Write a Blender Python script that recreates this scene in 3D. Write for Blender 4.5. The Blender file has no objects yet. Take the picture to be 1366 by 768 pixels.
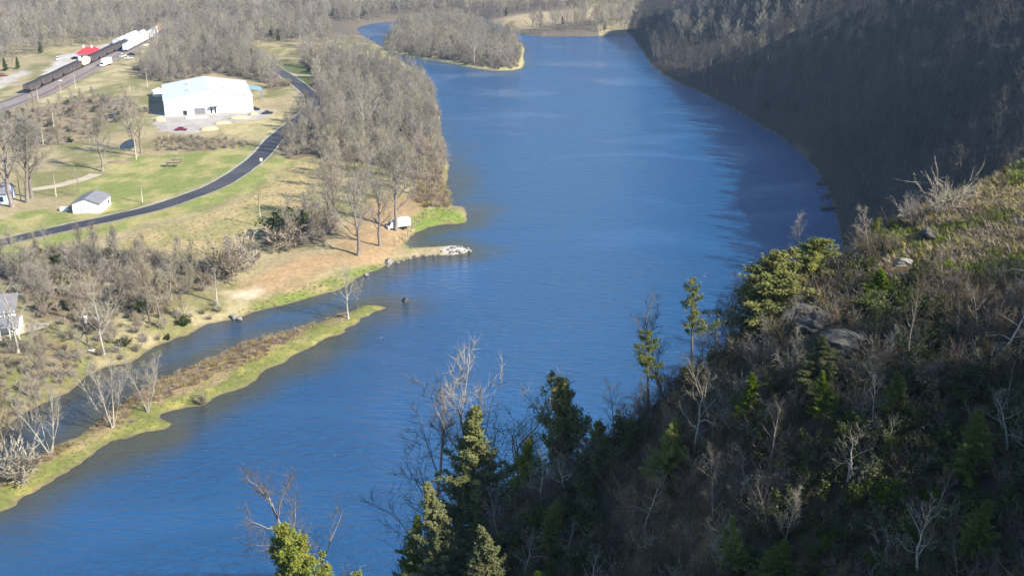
import bpy, math, random
import numpy as np
from mathutils import Vector, Matrix
R = math.radians
rng = np.random.default_rng(7)
random.seed(7)
scn = bpy.context.scene
COL = scn.collection

# ------------------------------------------------------------------ camera model
F, CX, CY, CAMH, PIT = 1465.0, 683.0, 384.0, 95.0, R(20)
cP, sP = math.cos(PIT), math.sin(PIT)

def plane(px, py, z=0.0):
    """point on the horizontal plane z seen at photo pixel px,py"""
    u, v = (px-CX)/F, (py-CY)/F
    d = Vector((u, cP - v*sP, -sP - v*cP))
    k = (z-CAMH)/d.z
    return (d.x*k, d.y*k)

def at_depth(px, py, Y):
    u, v = (px-CX)/F, (py-CY)/F
    dz = Y*(sP+v*cP)/(v*sP-cP)
    return (u*(Y*cP-dz*sP), Y, CAMH+dz)

def proj(x, y, z):
    dz = z-CAMH
    dep = y*cP-dz*sP
    return CX+F*x/dep, CY-F*(y*sP+dz*cP)/dep, dep

# ------------------------------------------------------------------ noise
def _hash(ix, iy, s):
    h = (ix.astype(np.int64)*374761393 + iy.astype(np.int64)*668265263 + s*1274126177) & 0xffffffff
    h = ((h ^ (h >> 13))*1274126177) & 0xffffffff
    h = h ^ (h >> 16)
    return (h & 0xffff)/65535.0
def vnoise(x, y, s=0):
    x = np.asarray(x, float); y = np.asarray(y, float)
    ix, iy = np.floor(x), np.floor(y)
    fx, fy = x-ix, y-iy
    fx = fx*fx*(3-2*fx); fy = fy*fy*(3-2*fy)
    a, b = _hash(ix, iy, s), _hash(ix+1, iy, s)
    c, d = _hash(ix, iy+1, s), _hash(ix+1, iy+1, s)
    return (a*(1-fx)+b*fx)*(1-fy)+(c*(1-fx)+d*fx)*fy
def fbm(x, y, s=0, o=4):
    t = 0; a = .5
    for i in range(o):
        t = t+a*vnoise(np.asarray(x)*2**i, np.asarray(y)*2**i, s+i*17); a *= .5
    return t/(1-.5**o)
def sstep(x, a, b):
    t = np.clip((x-a)/(b-a), 0, 1)
    return t*t*(3-2*t)

# ------------------------------------------------------------------ shorelines (photo pixels on the water plane)
W0 = lambda pts: [plane(a, b, 0) for a, b in pts]
left_shore = W0([(-700,900),(-300,740),(-120,650),(0,572),(39,548),(90,521),(112,504),(145,489),(169,485),(190,472),(210,462),(232,453),(250,446),(270,436),
    (291,429),(321,423),(340,415),(378,405),(405,399),(427,394),(450,386),(470,375),(487,366),(505,358),(524,350),(545,345),(564,341),(590,340),(618,338),(629,334),
    (618,331),(604,328),(580,329),(564,330),(548,331),(541,325),(548,316),(560,308),(570,303),(587,300),(605,299),(618,297),(624,290),(624,283),(618,277),(604,274),
    (597,268),(600,258),(594,250),(596,238),(599,225),(594,212),(588,205),(590,190),(586,170),(585,150),(580,130),(572,115),(560,100),(545,87),(525,75),(505,60),(490,52),(480,45),(474,39),
    (485,34),(509,30),(545,26),(585,21),(620,21),(650,28),(680,40),(697,46),(720,49),(750,49),(780,49),(810,48),(832,46)])
LEFT = np.array(left_shore+[(110,790),(220,960),(600,1500),(2500,2500),(2500,4000),(-4000,4000),(-4000,-500),(-900,-500)])
ISL1 = np.array(W0([(-260,790),(-100,720),(0,682),(30,664),(60,645),(100,620),(150,590),(190,578),(215,573),(223,565),(216,552),(240,546),(265,541),(285,530),(310,520),(330,512),(345,500),(372,486),
    (400,470),(425,458),(450,446),(480,428),(500,416),(513,410),(500,407),(480,408),(465,414),(440,425),(415,433),(390,440),(360,447),(330,456),(290,475),(250,490),(215,505),
    (185,522),(150,546),(110,575),(60,606),(0,634),(-80,665),(-300,740)]))
ISL2 = np.array(W0([(511,62),(515,67),(525,71),(545,76),(563,79),(580,81),(593,83),(615,88),(639,92),(662,95),(685,94),(697,91),(700,84),(698,76),(700,66),(696,58),(680,52),(650,42),(620,34),(585,31),(550,36),(525,44),(513,53)]))
rs = W0([(838,44),(845,52),(852,62),(860,72),(868,86),(880,97),(905,111),(925,119),(945,129),(975,144),(1000,160),(1030,176),(1052,191),(1072,208),(1088,226),(1100,245),(1109,265),(1116,290)])
RIGHT = np.array([(700,2500),(300,1600),(160,1150),(105,930)]+rs+[(86,262),(72,225),(52,185),(30,157),(5,134),(-20,118),(-45,98),(-62,60),(-75,0),(-90,-60),(-100,-300),(2500,-300),(2500,2500)])

def inpoly(X, Y, P):
    c = np.zeros(X.shape, bool)
    n = len(P)
    for i in range(n):
        x1, y1 = P[i]; x2, y2 = P[(i+1) % n]
        if y1 == y2: continue
        m = (y1 > Y) != (y2 > Y)
        c ^= m & (X < (x2-x1)*(Y-y1)/(y2-y1)+x1)
    return c
def sdist(X, Y, P, closed=True):
    d = np.full(X.shape, 1e9)
    n = len(P)
    for i in range(n if closed else n-1):
        x1, y1 = P[i]; x2, y2 = P[(i+1) % n]
        dx, dy = x2-x1, y2-y1
        t = np.clip(((X-x1)*dx+(Y-y1)*dy)/(dx*dx+dy*dy+1e-9), 0, 1)
        d = np.minimum(d, (X-x1-t*dx)**2+(Y-y1-t*dy)**2)
    d = np.sqrt(d)
    if not closed: return d
    return np.where(inpoly(X, Y, P), d, -d)

# ------------------------------------------------------------------ foreground hillside: control points (pixel, distance)
def pd(px, py, D):
    u, v = (px-CX)/F, (py-CY)/F
    d = Vector((u, cP-v*sP, -sP-v*cP)); d.normalize()
    return (d.x*D, d.y*D, CAMH+d.z*D)
ctrl = [pd(*a) for a in [(1430,196,88),(1366,226,85),(1290,268,80),(1200,305,76),(1120,352,73),(1045,415,69),(975,478,67),(890,545,67),(800,610,68),(700,680,72),(620,745,76),(1366,300,74),(1366,400,66),(1250,380,67),
    (1200,450,61),(1050,500,61),(1366,600,55),(1200,640,53),(1000,640,57),(1366,768,49),(1150,768,51),(950,768,57),(800,768,64)]]
ctrl += [(0,0,60),(0,-60,80),(60,-60,118),(62,0,109),(62,28,102),(90,32,108),(110,85,78),(100,115,66),(-30,70,34),(-45,20,38),(-11,50,50),(20,15,76),(45,20,87),(52,46,82)]
ctrl = np.array(ctrl)
def _tps():
    P = ctrl[:, :2]; n = len(P)
    r = np.linalg.norm(P[:, None]-P[None], axis=2)
    K = np.where(r > 0, r*r*np.log(r+1e-9), 0)+np.eye(n)*8
    A = np.zeros((n+3, n+3)); A[:n, :n] = K; A[:n, n] = 1; A[:n, n+1:] = P; A[n, :n] = 1; A[n+1:, :n] = P.T
    return np.linalg.solve(A, np.concatenate([ctrl[:, 2], [0, 0, 0]]))
_w = _tps()
def fore(X, Y):
    s = _w[-3]+_w[-2]*X+_w[-1]*Y
    for (x, y, _), w in zip(ctrl, _w):
        r2 = (X-x)**2+(Y-y)**2
        s = s+w*.5*r2*np.log(r2+1e-9)
    return s

SIL = np.array([pd(*a)[:2] for a in [(1900,40,100),(1430,196,89),(1366,226,86),(1290,268,81),(1200,305,77),(1120,352,74),(1045,415,70),(975,478,68),(890,545,68),(800,610,69),(700,680,73),(620,745,77),(540,830,82),(300,1100,90)]])
CREST = np.concatenate([SIL, [(-200,-200),(200,-200)]])
VAL = [((82,640),(.80,-.60),46,.86)]
def height(X, Y):
    X = np.asarray(X, float); Y = np.asarray(Y, float)
    dl = sdist(X, Y, LEFT)+(fbm(X/4, Y/4, 14)-.5)*2.6
    n1 = fbm(X/40, Y/40, 3)-.5
    n2 = fbm(X/9, Y/9, 8)-.5
    up = 3.4*(1-np.exp(-np.clip(dl, 0, None)/9))
    hl = up+np.clip(dl/30, 0, 1)*(n1*1.2+n2*.35)
    hl = hl+46*sstep(Y, 760, 1400)*sstep(-X, 60, 360)+14*sstep(Y, 1000, 1700)
    hl = np.where(dl > 0, hl, dl*.22)
    d1 = sdist(X, Y, ISL1)+(fbm(X/3.2, Y/3.2, 15)-.5)*3.0
    h1 = np.where(d1 > 0, 1.1*(1-np.exp(-d1/2.5))+.4*n2*np.clip(d1/3, 0, 1), d1*.3)
    d2 = sdist(X, Y, ISL2)
    h2 = np.where(d2 > 0, 1.6*(1-np.exp(-d2/5)), d2*.3)
    dr = sdist(X, Y, RIGHT)
    q = np.clip(dr, 0, None)
    dd = q*(1+.22*(fbm(X/55, Y/55, 21)-.5))
    pr = np.interp(dd, [0,12,60,190,250,420], [0,10,60,176,198,206])*(1-.88*sstep(Y, 650, 800))
    cap = 108+150*sstep(Y, 190, 330)
    pr = cap*np.tanh(pr/cap)
    for (ox, oy), (ax, ay), wd, dep in VAL:
        t = (X-ox)*ax+(Y-oy)*ay; s = (X-ox)*ay-(Y-oy)*ax
        k = np.exp(-(s/wd)**2)*sstep(t, -30, 30)*(1-sstep(t, 260, 420))
        pr = pr*(1-dep*k)
    pr = pr+np.clip(q/20, 0, 1)*((fbm(X/22, Y/22, 31)-.5)*5+n2*1.2)
    w = (1-sstep(Y, 112, 150))*(1-sstep(X, 95, 125))
    pr = pr*(1+.85*w*sstep(q, 8, 40))
    f = fore(X, Y)+(fbm(X/7, Y/7, 41)-.5)*1.6+(fbm(X/2.2, Y/2.2, 43)-.5)*.7
    f = f-1.25*np.clip(-sdist(X, Y, CREST)-.5, 0, None)**1.0
    k = 3.0
    hmin = np.minimum(f, pr)-k*.25*np.clip(1-np.abs(f-pr)/k, 0, 1)**2
    hr = np.where(w > 0, w*hmin+(1-w)*pr, pr)
    hr = np.where(dr > 0, np.maximum(hr, .3*(1-np.exp(-q/2))), dr*.4)
    return np.maximum(np.maximum(np.maximum(hl, h1), np.maximum(h2, hr)), -4)
def hz(x, y): return float(height(np.array([x]), np.array([y]))[0])

def G(px, py):
    """where the sight line of a photo pixel meets the ground"""
    u, v = (px-CX)/F, (py-CY)/F
    d = np.array([u, cP-v*sP, -sP-v*cP])
    kmax = min(2600, (-6-CAMH)/d[2]) if d[2] < -1e-3 else 2600
    k = np.linspace(25, kmax, 900)
    for _ in range(2):
        x, y, z = d[0]*k, d[1]*k, CAMH+d[2]*k
        b = z-np.maximum(height(x, y), 0) < 0
        i = int(np.argmax(b)) if b.any() else len(k)-1
        k = np.linspace(k[max(i-1, 0)], k[i], 40)
    kk = k[20]
    return (d[0]*kk, d[1]*kk, hz(d[0]*kk, d[1]*kk))
def top_h(x, y, z, py):
    """height needed for a thing at x,y,z to reach up to photo row py"""
    v = (py-CY)/F
    return CAMH+y*(sP+v*cP)/(v*sP-cP)-z

# ------------------------------------------------------------------ materials
def mat(name, col, rough=.85, spec=.2, noise=None, scale=3.0, var=0.0, bump=0.0, bscale=20., rnd=0.0, metal=0, coord='Object', attr=None, patch=None):
    m = bpy.data.materials.new(name); m.use_nodes = True
    nt = m.node_tree; nd = nt.nodes; lk = nt.links
    b = nd['Principled BSDF']
    b.inputs['Roughness'].default_value = rough
    b.inputs['Specular IOR Level'].default_value = spec
    b.inputs['Metallic'].default_value = metal
    tc = nd.new('ShaderNodeTexCoord')
    out = None
    if attr:
        a = nd.new('ShaderNodeAttribute'); a.attribute_name = attr; out = a.outputs['Color']
    else:
        c = nd.new('ShaderNodeRGB'); c.outputs[0].default_value = (*col, 1); out = c.outputs[0]
    if noise is not None:
        n = nd.new('ShaderNodeTexNoise'); n.inputs['Scale'].default_value = scale; n.inputs['Detail'].default_value = 6
        lk.new(tc.outputs[coord], n.inputs['Vector'])
        rp = nd.new('ShaderNodeMapRange'); rp.inputs['From Min'].default_value = .35; rp.inputs['From Max'].default_value = .65
        lk.new(n.outputs['Fac'], rp.inputs['Value'])
        mx = nd.new('ShaderNodeMix'); mx.data_type = 'RGBA'
        lk.new(rp.outputs[0], mx.inputs[0]); lk.new(out, mx.inputs[6]); mx.inputs[7].default_value = (*noise, 1)
        out = mx.outputs[2]
    if var > 0:
        n2 = nd.new('ShaderNodeTexNoise'); n2.inputs['Scale'].default_value = bscale; n2.inputs['Detail'].default_value = 8; n2.inputs['Roughness'].default_value = .65
        lk.new(tc.outputs[coord], n2.inputs['Vector'])
        mr = nd.new('ShaderNodeMapRange'); mr.inputs['From Min'].default_value = .3; mr.inputs['From Max'].default_value = .7
        mr.inputs['To Min'].default_value = 1-var; mr.inputs['To Max'].default_value = 1+var
        lk.new(n2.outputs['Fac'], mr.inputs['Value'])
        vm = nd.new('ShaderNodeVectorMath'); vm.operation = 'SCALE'
        lk.new(out, vm.inputs[0]); lk.new(mr.outputs[0], vm.inputs['Scale']); out = vm.outputs[0]
        if bump > 0:
            bp = nd.new('ShaderNodeBump'); bp.inputs['Strength'].default_value = 1; bp.inputs['Distance'].default_value = bump
            lk.new(n2.outputs['Fac'], bp.inputs['Height']); lk.new(bp.outputs[0], b.inputs['Normal'])
    if patch:
        o2 = nd.new('ShaderNodeObjectInfo'); pn = nd.new('ShaderNodeTexNoise'); pn.inputs['Scale'].default_value = .022; pn.inputs['Detail'].default_value = 3
        lk.new(o2.outputs['Location'], pn.inputs['Vector'])
        pm = nd.new('ShaderNodeMapRange'); pm.inputs['From Min'].default_value = .36; pm.inputs['From Max'].default_value = .64
        lk.new(pn.outputs['Fac'], pm.inputs['Value'])
        px_ = nd.new('ShaderNodeMix'); px_.data_type = 'RGBA'; lk.new(pm.outputs[0], px_.inputs[0]); lk.new(out, px_.inputs[6]); px_.inputs[7].default_value = (*patch, 1); out = px_.outputs[2]
    if rnd > 0:
        oi = nd.new('ShaderNodeObjectInfo')
        mr = nd.new('ShaderNodeMapRange'); mr.inputs['To Min'].default_value = 1-rnd; mr.inputs['To Max'].default_value = 1+rnd
        lk.new(oi.outputs['Random'], mr.inputs['Value'])
        vm = nd.new('ShaderNodeVectorMath'); vm.operation = 'SCALE'
        lk.new(out, vm.inputs[0]); lk.new(mr.outputs[0], vm.inputs['Scale'])
        hs = nd.new('ShaderNodeHueSaturation')
        wn = nd.new('ShaderNodeTexWhiteNoise'); wn.noise_dimensions = '1D'; lk.new(oi.outputs['Random'], wn.inputs['W'])
        mh = nd.new('ShaderNodeMapRange'); mh.inputs['To Min'].default_value = .5-.03*rnd/.3; mh.inputs['To Max'].default_value = .5+.03*rnd/.3
        lk.new(wn.outputs['Value'], mh.inputs['Value']); lk.new(mh.outputs[0], hs.inputs['Hue'])
        ms = nd.new('ShaderNodeMapRange'); ms.inputs['To Min'].default_value = 1-1.3*rnd; ms.inputs['To Max'].default_value = 1+rnd
        lk.new(wn.outputs['Value'], ms.inputs['Value']); lk.new(ms.outputs[0], hs.inputs['Saturation'])
        lk.new(vm.outputs[0], hs.inputs['Color']); out = hs.outputs['Color']
    lk.new(out, b.inputs['Base Color'])
    return m

M = {}
M['bark'] = mat('grey_bark', (.26,.225,.18), noise=(.16,.135,.11), scale=1.2, var=.25, bscale=6, rnd=.2)
M['bark_dark'] = mat('dark_bark', (.10,.085,.07), noise=(.16,.14,.12), scale=1.5, var=.25, bscale=6, rnd=.2)
M['bark_white'] = mat('pale_bark', (.42,.395,.34), noise=(.27,.245,.20), scale=.9, var=.15, bscale=5, rnd=.1)
M['twig'] = mat('grey_twigs', (.35,.305,.22), rnd=.22, patch=(.215,.20,.155))
M['twig_warm'] = mat('warm_twigs', (.31,.25,.17), rnd=.2, patch=(.19,.16,.125))
M['twig_shade'] = mat('shade_dark_twigs', (.115,.105,.085), rnd=.3, patch=(.055,.052,.048))  # bluff twigs, the shade of the slope put into their colour
M['twig_pale'] = mat('pale_twigs', (.31,.275,.215), rnd=.15)
M['twig_dark'] = mat('brush_twigs', (.10,.08,.055), rnd=.45)
M['cedar'] = mat('cedar_leaves', (.085,.12,.018), noise=(.135,.145,.03), scale=.9, rnd=.25, rough=.7)
M['cedar_bright'] = mat('bright_cedar_leaves', (.12,.16,.022), noise=(.19,.19,.03), scale=1.1, rnd=.15, rough=.7)
M['evergreen'] = mat('evergreen_leaves', (.042,.052,.014), noise=(.09,.098,.022), scale=1., rnd=.35, rough=.6)
M['grass'] = mat('grass_blades', (.19,.205,.06), rnd=.35)
M['dry'] = mat('dry_grass', (.29,.235,.135), rnd=.35)
M['leafred'] = mat('rusty_brush', (.21,.14,.08), rnd=.35)
M['stone'] = mat('limestone', (.25,.235,.205), noise=(.22,.20,.18), scale=2., var=.3, bump=.05, bscale=5)
M['stone_dark'] = mat('dark_rock', (.115,.108,.095), noise=(.045,.042,.038), scale=1.2, var=.3, bump=.08, bscale=4)
M['asphalt'] = mat('asphalt', (.042,.043,.052), noise=(.075,.075,.08), scale=.06, var=.25, bscale=1.3, coord='Object')
M['line'] = mat('road_shoulder', (.42,.40,.34), noise=(.28,.27,.2), scale=.5, var=.2, bscale=4)
M['ballast'] = mat('rail_ballast', (.22,.18,.165), noise=(.28,.235,.21), scale=.3, var=.3, bscale=5)
M['rail'] = mat('rail_steel', (.18,.13,.10), rough=.4, metal=.6)
M['gravel'] = mat('pale_gravel', (.40,.36,.31), noise=(.32,.28,.24), scale=.2, var=.15, bscale=3)
M['sandy'] = mat('pale_sand', (.48,.42,.30), noise=(.40,.34,.24), scale=.3, var=.15, bscale=4)
M['white'] = mat('white_paint', (.80,.80,.79), rough=.5, var=.04, bscale=2)
M['cream'] = mat('cream_paint', (.62,.56,.42), rough=.6, var=.15, bscale=3)
M['silver'] = mat('light_grey_paint', (.52,.54,.56), rough=.5, var=.12, bscale=2)
M['metalroof'] = mat('pale_metal_roof', (.60,.64,.66), rough=.45, var=.06, bscale=.6)
M['teal'] = mat('teal_metal_roof', (.22,.34,.35), rough=.45)
M['shingle'] = mat('grey_shingle', (.17,.17,.19), noise=(.22,.22,.24), scale=1, var=.2, bscale=8)
M['redroof'] = mat('red_roof', (.55,.05,.06), noise=(.45,.04,.05), scale=.6, rough=.6)
M['glass'] = mat('dark_glass', (.02,.025,.03), rough=.08, spec=.6)
M['black'] = mat('black_paint', (.02,.02,.022), rough=.35, spec=.4)
M['hopper'] = mat('weathered_black_steel', (.075,.065,.065), noise=(.12,.095,.085), scale=.4, var=.2, bscale=3)
M['coal'] = mat('coal_load', (.03,.03,.03), var=.4, bscale=3)
M['orange'] = mat('tan_orange_paint', (.55,.34,.16), rough=.6, var=.15, bscale=2)
M['redcar'] = mat('dark_red_paint', (.22,.015,.03), rough=.3, spec=.5)
M['tyre'] = mat('tyre_rubber', (.02,.02,.02))
M['wood'] = mat('weathered_wood', (.33,.27,.19), noise=(.22,.17,.12), scale=2, var=.2, bscale=9)
M['polewood'] = mat('pole_wood', (.50,.43,.32), noise=(.38,.32,.24), scale=1, var=.15, bscale=9)
M['blue'] = mat('blue_siding', (.42,.50,.66), rough=.6, var=.06, bscale=2)
M['hay'] = mat('pale_straw', (.62,.52,.30), noise=(.5,.4,.2), scale=1, var=.2, bscale=6)
M['brick'] = mat('brick', (.30,.14,.10), var=.2, bscale=8)

# ------------------------------------------------------------------ mesh helpers
class Buf:
    def __init__(s): s.v = []; s.f = []; s.m = []; s.mi = 0
    def quadbox(s, c, sz, rot=0.0, taper=1.0):
        """box centred in x,y on c, standing from c.z up"""
        x, y, z = c; a, b, h = sz[0]/2, sz[1]/2, sz[2]
        n = len(s.v); cr, sr = math.cos(rot), math.sin(rot)
        for k, t in ((0, 1), (h, taper)):
            for i, j in ((-a,-b),(a,-b),(a,b),(-a,b)):
                i *= t; j *= t
                s.v.append((x+i*cr-j*sr, y+i*sr+j*cr, z+k))
        for f in ((3,2,1,0),(4,5,6,7),(0,1,5,4),(1,2,6,5),(2,3,7,6),(3,0,4,7)): s.face(*[n+q for q in f])
    def face(s, *idx): s.f.append(tuple(idx)); s.m.append(s.mi)
    def poly(s, pts):
        n = len(s.v); s.v += [tuple(p) for p in pts]; s.face(*range(n, n+len(pts)))
    def tube(s, pts, rad, n=5, cap=True):
        base = len(s.v); pts = [Vector(p) for p in pts]
        for i, p in enumerate(pts):
            d = (pts[min(i+1, len(pts)-1)]-pts[max(i-1, 0)])
            if d.length < 1e-6: d = Vector((0,0,1))
            d.normalize()
            a = d.cross(Vector((0,0,1)) if abs(d.z) < .9 else Vector((1,0,0))); a.normalize(); b = d.cross(a)
            for k in range(n):
                t = 2*math.pi*k/n
                q = p+a*(math.cos(t)*rad[i])+b*(math.sin(t)*rad[i])
                s.v.append(q[:])
        for i in range(len(pts)-1):
            for k in range(n):
                s.face(base+i*n+k, base+i*n+(k+1) % n, base+(i+1)*n+(k+1) % n, base+(i+1)*n+k)
        if cap:
            s.face(*[base+k for k in range(n)]); s.face(*[base+(len(pts)-1)*n+k for k in range(n-1, -1, -1)])
    def prism(s, prof, y0, y1, axis='y'):
        """profile in x,z extruded along y"""
        n = len(s.v); m = len(prof)
        for y in (y0, y1):
            for a, z in prof: s.v.append((a, y, z) if axis == 'y' else (y, a, z))
        s.face(*range(n, n+m)); s.face(*range(n+2*m-1, n+m-1, -1))
        for i in range(m): s.face(n+i, n+m+i, n+m+(i+1) % m, n+(i+1) % m)
    def mesh(s, name, mats, smooth=False):
        me = bpy.data.meshes.new(name); me.from_pydata(s.v, [], s.f)
        for m in mats: me.materials.append(m)
        if len(mats) > 1: me.polygons.foreach_set('material_index', s.m)
        if smooth: me.polygons.foreach_set('use_smooth', [True]*len(me.polygons))
        me.update(); return me
def bevel(o, w=.03, seg=2):
    b = o.modifiers.new('bevel', 'BEVEL'); b.width = w; b.segments = seg; b.limit_method = 'ANGLE'
    return o
def link(name, data, parent=None, loc=None):
    o = bpy.data.objects.new(name, data); COL.objects.link(o)
    if parent: o.parent = parent
    if loc is not None: o.location = loc
    return o
def part(name, buf, mats, parent, bev=0, smooth=False, label=None):
    o = link(name, buf.mesh(name, mats if isinstance(mats, list) else [mats], smooth), parent)
    if bev: bevel(o, bev)
    if label: o['label'] = label
    return o
def thing(name, label, cat, loc, rz=0, group=None, sc=1):
    o = bpy.data.objects.new(name, None); COL.objects.link(o); o.empty_display_size = .5
    o.location = loc; o.rotation_euler = (0, 0, rz); o.scale = (sc, sc, sc)
    o['label'] = label; o['category'] = cat
    if group: o['group'] = group
    return o
def tagm(o, label, cat, group=None):
    o['label'] = label; o['category'] = cat
    if group: o['group'] = group
    return o
def kind(o, k, label=None, cat=None):
    o['kind'] = k
    if label: o['label'] = label
    if cat: o['category'] = cat
    return o

# ------------------------------------------------------------------ plant prototypes
def rv(): return Vector((random.gauss(0,1), random.gauss(0,1), random.gauss(0,1)))
def path(p, d, L, n, wob, up):
    pts = [p.copy()]; d = d.normalized()
    for i in range(n):
        d = (d+rv()*wob+Vector((0,0,up))).normalized()
        p = p+d*(L/n); pts.append(p.copy())
    return pts, d
def bare_tree(seed, H=15., clear=.25, nl=16, spread=.42, elev=(38,72), tw=.05, ns=7, nss=4, nt=5, stems=1, wob=.10, r0=None, up=.10, twl=1.0, zig=False):
    random.seed(seed)
    T, C = Buf(), Buf()
    r0 = r0 or H*.017
    for st in range(stems):
        lean = Vector((0,0,1))
        rr = r0
        if stems > 1:
            a = 2*math.pi*st/stems+random.uniform(-.4,.4); lean = Vector((math.cos(a)*.33, math.sin(a)*.33, 1)); rr = r0*.65
        pts, _ = path(Vector((0,0,-.5)), lean, H*.86+.5, 9, .055*(1+wob*3), .03)
        rad = [rr*(1-.93*(i/9))**.85*(1.25 if i == 0 else 1) for i in range(10)]
        T.tube(pts, rad, 6)
        n = nl if stems == 1 else max(5, nl//stems+2)
        for i in range(n):
            t = clear+(.97-clear)*((i+random.uniform(0,.6))/n)
            k = min(int(t*9), 8); fr = t*9-k
            p = pts[k].lerp(pts[k+1], fr)
            az = i*2.4+random.uniform(-.5,.5)+st
            tt = (t-clear)/(1-clear)
            el = R(elev[0]+(elev[1]-elev[0])*tt+random.uniform(-10,10))
            L = H*spread*(1.05-.62*tt)*random.uniform(.75,1.15)
            d = Vector((math.cos(az)*math.cos(el), math.sin(az)*math.cos(el), math.sin(el)))
            lp, ld = path(p, d, L, 5, wob, up)
            lr = max(rad[k]*.55, H*.0035)
            T.tube(lp, [lr*(1-.85*q/5) for q in range(6)], 4, False)
            for j in range(ns):
                u = .22+.78*(j+random.random()*.7)/ns
                kk = min(int(u*5), 4); q = lp[kk].lerp(lp[kk+1], min(u*5-kk, 1))
                bd = (lp[kk+1]-lp[kk]).normalized()
                sd = (bd+rv()*.55+Vector((0,0,.25))).normalized()
                SL = L*.42*(1.15-.5*u)*random.uniform(.7,1.2)
                sp, _ = path(q, sd, SL, 3, wob*1.1, up*.8)
                sr = max(lr*.3*(1-.5*u), tw*.5)
                C.tube(sp, [sr, sr*.75, sr*.5, sr*.25], 3, False)
                for m in range(nss):
                    w = .25+.75*(m+random.random()*.8)/nss
                    k3 = min(int(w*3), 2); q3 = sp[k3].lerp(sp[k3+1], min(w*3-k3, 1))
                    d3 = ((sp[k3+1]-sp[k3]).normalized()+rv()*.6+Vector((0,0,.2))).normalized()
                    L3 = SL*.5*random.uniform(.7,1.2)
                    e3 = q3+d3*L3
                    s3 = d3.cross(rv()).normalized()*tw*.7
                    nv = len(C.v); C.v += [(q3-s3)[:], (q3+s3)[:], (e3+s3*.4)[:], (e3-s3*.4)[:]]; C.face(nv, nv+1, nv+2, nv+3)
                    for y in range(nt):
                        q4 = q3.lerp(e3, random.uniform(.3,1))
                        d4 = (d3+rv()*.7+Vector((0,0,.25))).normalized()
                        s4 = d4.cross(rv()).normalized()*tw*.5
                        e4 = q4+d4*random.uniform(.5,1.1)*twl*H/15
                        nv = len(C.v); C.v += [(q4-s4)[:], (q4+s4)[:], e4[:]]; C.face(nv, nv+1, nv+2)
    return T, C
def leaf(B, p, n, s):
    a = n.cross(rv()); 
    if a.length < 1e-4: return
    a.normalize(); b = n.cross(a).normalized()
    nv = len(B.v)
    B.v += [(p-a*s*.5)[:], (p+a*s*.5)[:], (p+b*s*random.uniform(.9,1.6))[:]]
    B.face(nv, nv+1, nv+2)
def cedar(seed, H=10., Rm=2.4, nb=170, nl=150, ls=.16, shape=.8, base=.06, clump=.3, el=(5,38), bare=.0):
    random.seed(seed)
    T, C = Buf(), Buf()
    pts, _ = path(Vector((0,0,-.5)), Vector((random.uniform(-.05,.05),0,1)), H*.98+.5, 8, .03, .03)
    T.tube(pts, [H*.018*(1-i/8.3) for i in range(9)], 6)
    lobes = [(random.uniform(0,6.28), random.uniform(.15,.35)) for _ in range(4)]
    for i in range(nb):
        t = base+(1-base)*(i+random.random())/nb
        k = min(int(t*8), 7); p = pts[k].lerp(pts[k+1], t*8-k)
        az = i*2.399+random.uniform(-.3,.3)
        lb = 1+sum(a*math.cos((az-q)*(j+1)+t*7) for j,(q,a) in enumerate(lobes))*.8
        L = Rm*((1-t)**shape)*max(.3, lb)*random.uniform(.55,1.12)+.12
        if random.random() < bare: continue
        e = R(random.uniform(*el)+25*t)
        d = Vector((math.cos(az)*math.cos(e), math.sin(az)*math.cos(e), math.sin(e)))
        bp, bd = path(p, d, L, 3, .10, .07)
        T.tube(bp, [.012*L+.012, .012*L+.006, .008, .004], 3, False)
        n = int(nl*(.25+.75*L/Rm))
        cl = [(random.uniform(.25,1)) for _ in range(5)]
        for j in range(n):
            u = min(1, max(.12, random.choice(cl)+random.gauss(0,.11)))
            k3 = min(int(u*3), 2); q = bp[k3].lerp(bp[k3+1], u*3-k3)
            q = q+rv()*clump*(.35+.3*L/Rm)*(.6 if u>.9 else 1)*.6
            leaf(C, q, (rv()+Vector((0,0,.7))+d*.4).normalized(), ls*random.uniform(.6,1.3))
    return T, C
def brush(seed, H=2.0, ns=13, tw=.012, nsub=5, nt=4, lean=.55, leaves=0, ls=.07, r=.014):
    random.seed(seed); T, C = Buf(), Buf()
    for i in range(ns):
        a = random.uniform(0, 6.28); l = random.uniform(.1, lean)
        p = Vector((random.gauss(0,.22), random.gauss(0,.22), -.2))
        L = H*random.uniform(.5,1.15)
        sp, _ = path(p, Vector((math.cos(a)*l, math.sin(a)*l, 1)), L, 5, .12, -.02)
        T.tube(sp, [r*(1-.8*q/5) for q in range(6)], 3, False)
        for j in range(nsub):
            u = .25+.75*(j+random.random())/nsub
            k = min(int(u*5), 4); q = sp[k].lerp(sp[k+1], min(u*5-k,1))
            d = ((sp[k+1]-sp[k]).normalized()+rv()*.5).normalized()
            L2 = L*.35*random.uniform(.6,1.2); e = q+d*L2; m = q.lerp(e,.5)+rv()*.04*L2
            s = d.cross(rv()).normalized()*tw
            nv = len(C.v); C.v += [(q-s)[:], (q+s)[:], (m+s*.7)[:], (m-s*.7)[:], e[:]]; C.face(nv,nv+1,nv+2,nv+3); C.face(nv+3,nv+2,nv+4)
            for y in range(nt):
                q2 = q.lerp(e, random.uniform(.2,1)); d2 = (d+rv()*.6).normalized()
                s2 = d2.cross(rv()).normalized()*tw*.7
                nv = len(C.v); C.v += [(q2-s2)[:], (q2+s2)[:], (q2+d2*random.uniform(.15,.4)*H/2)[:]]; C.face(nv,nv+1,nv+2)
                for z in range(leaves):
                    leaf(C, q2+rv()*.12*H/2, (rv()+Vector((0,0,.8))).normalized(), ls*random.uniform(.6,1.4))
    return T, C
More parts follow.
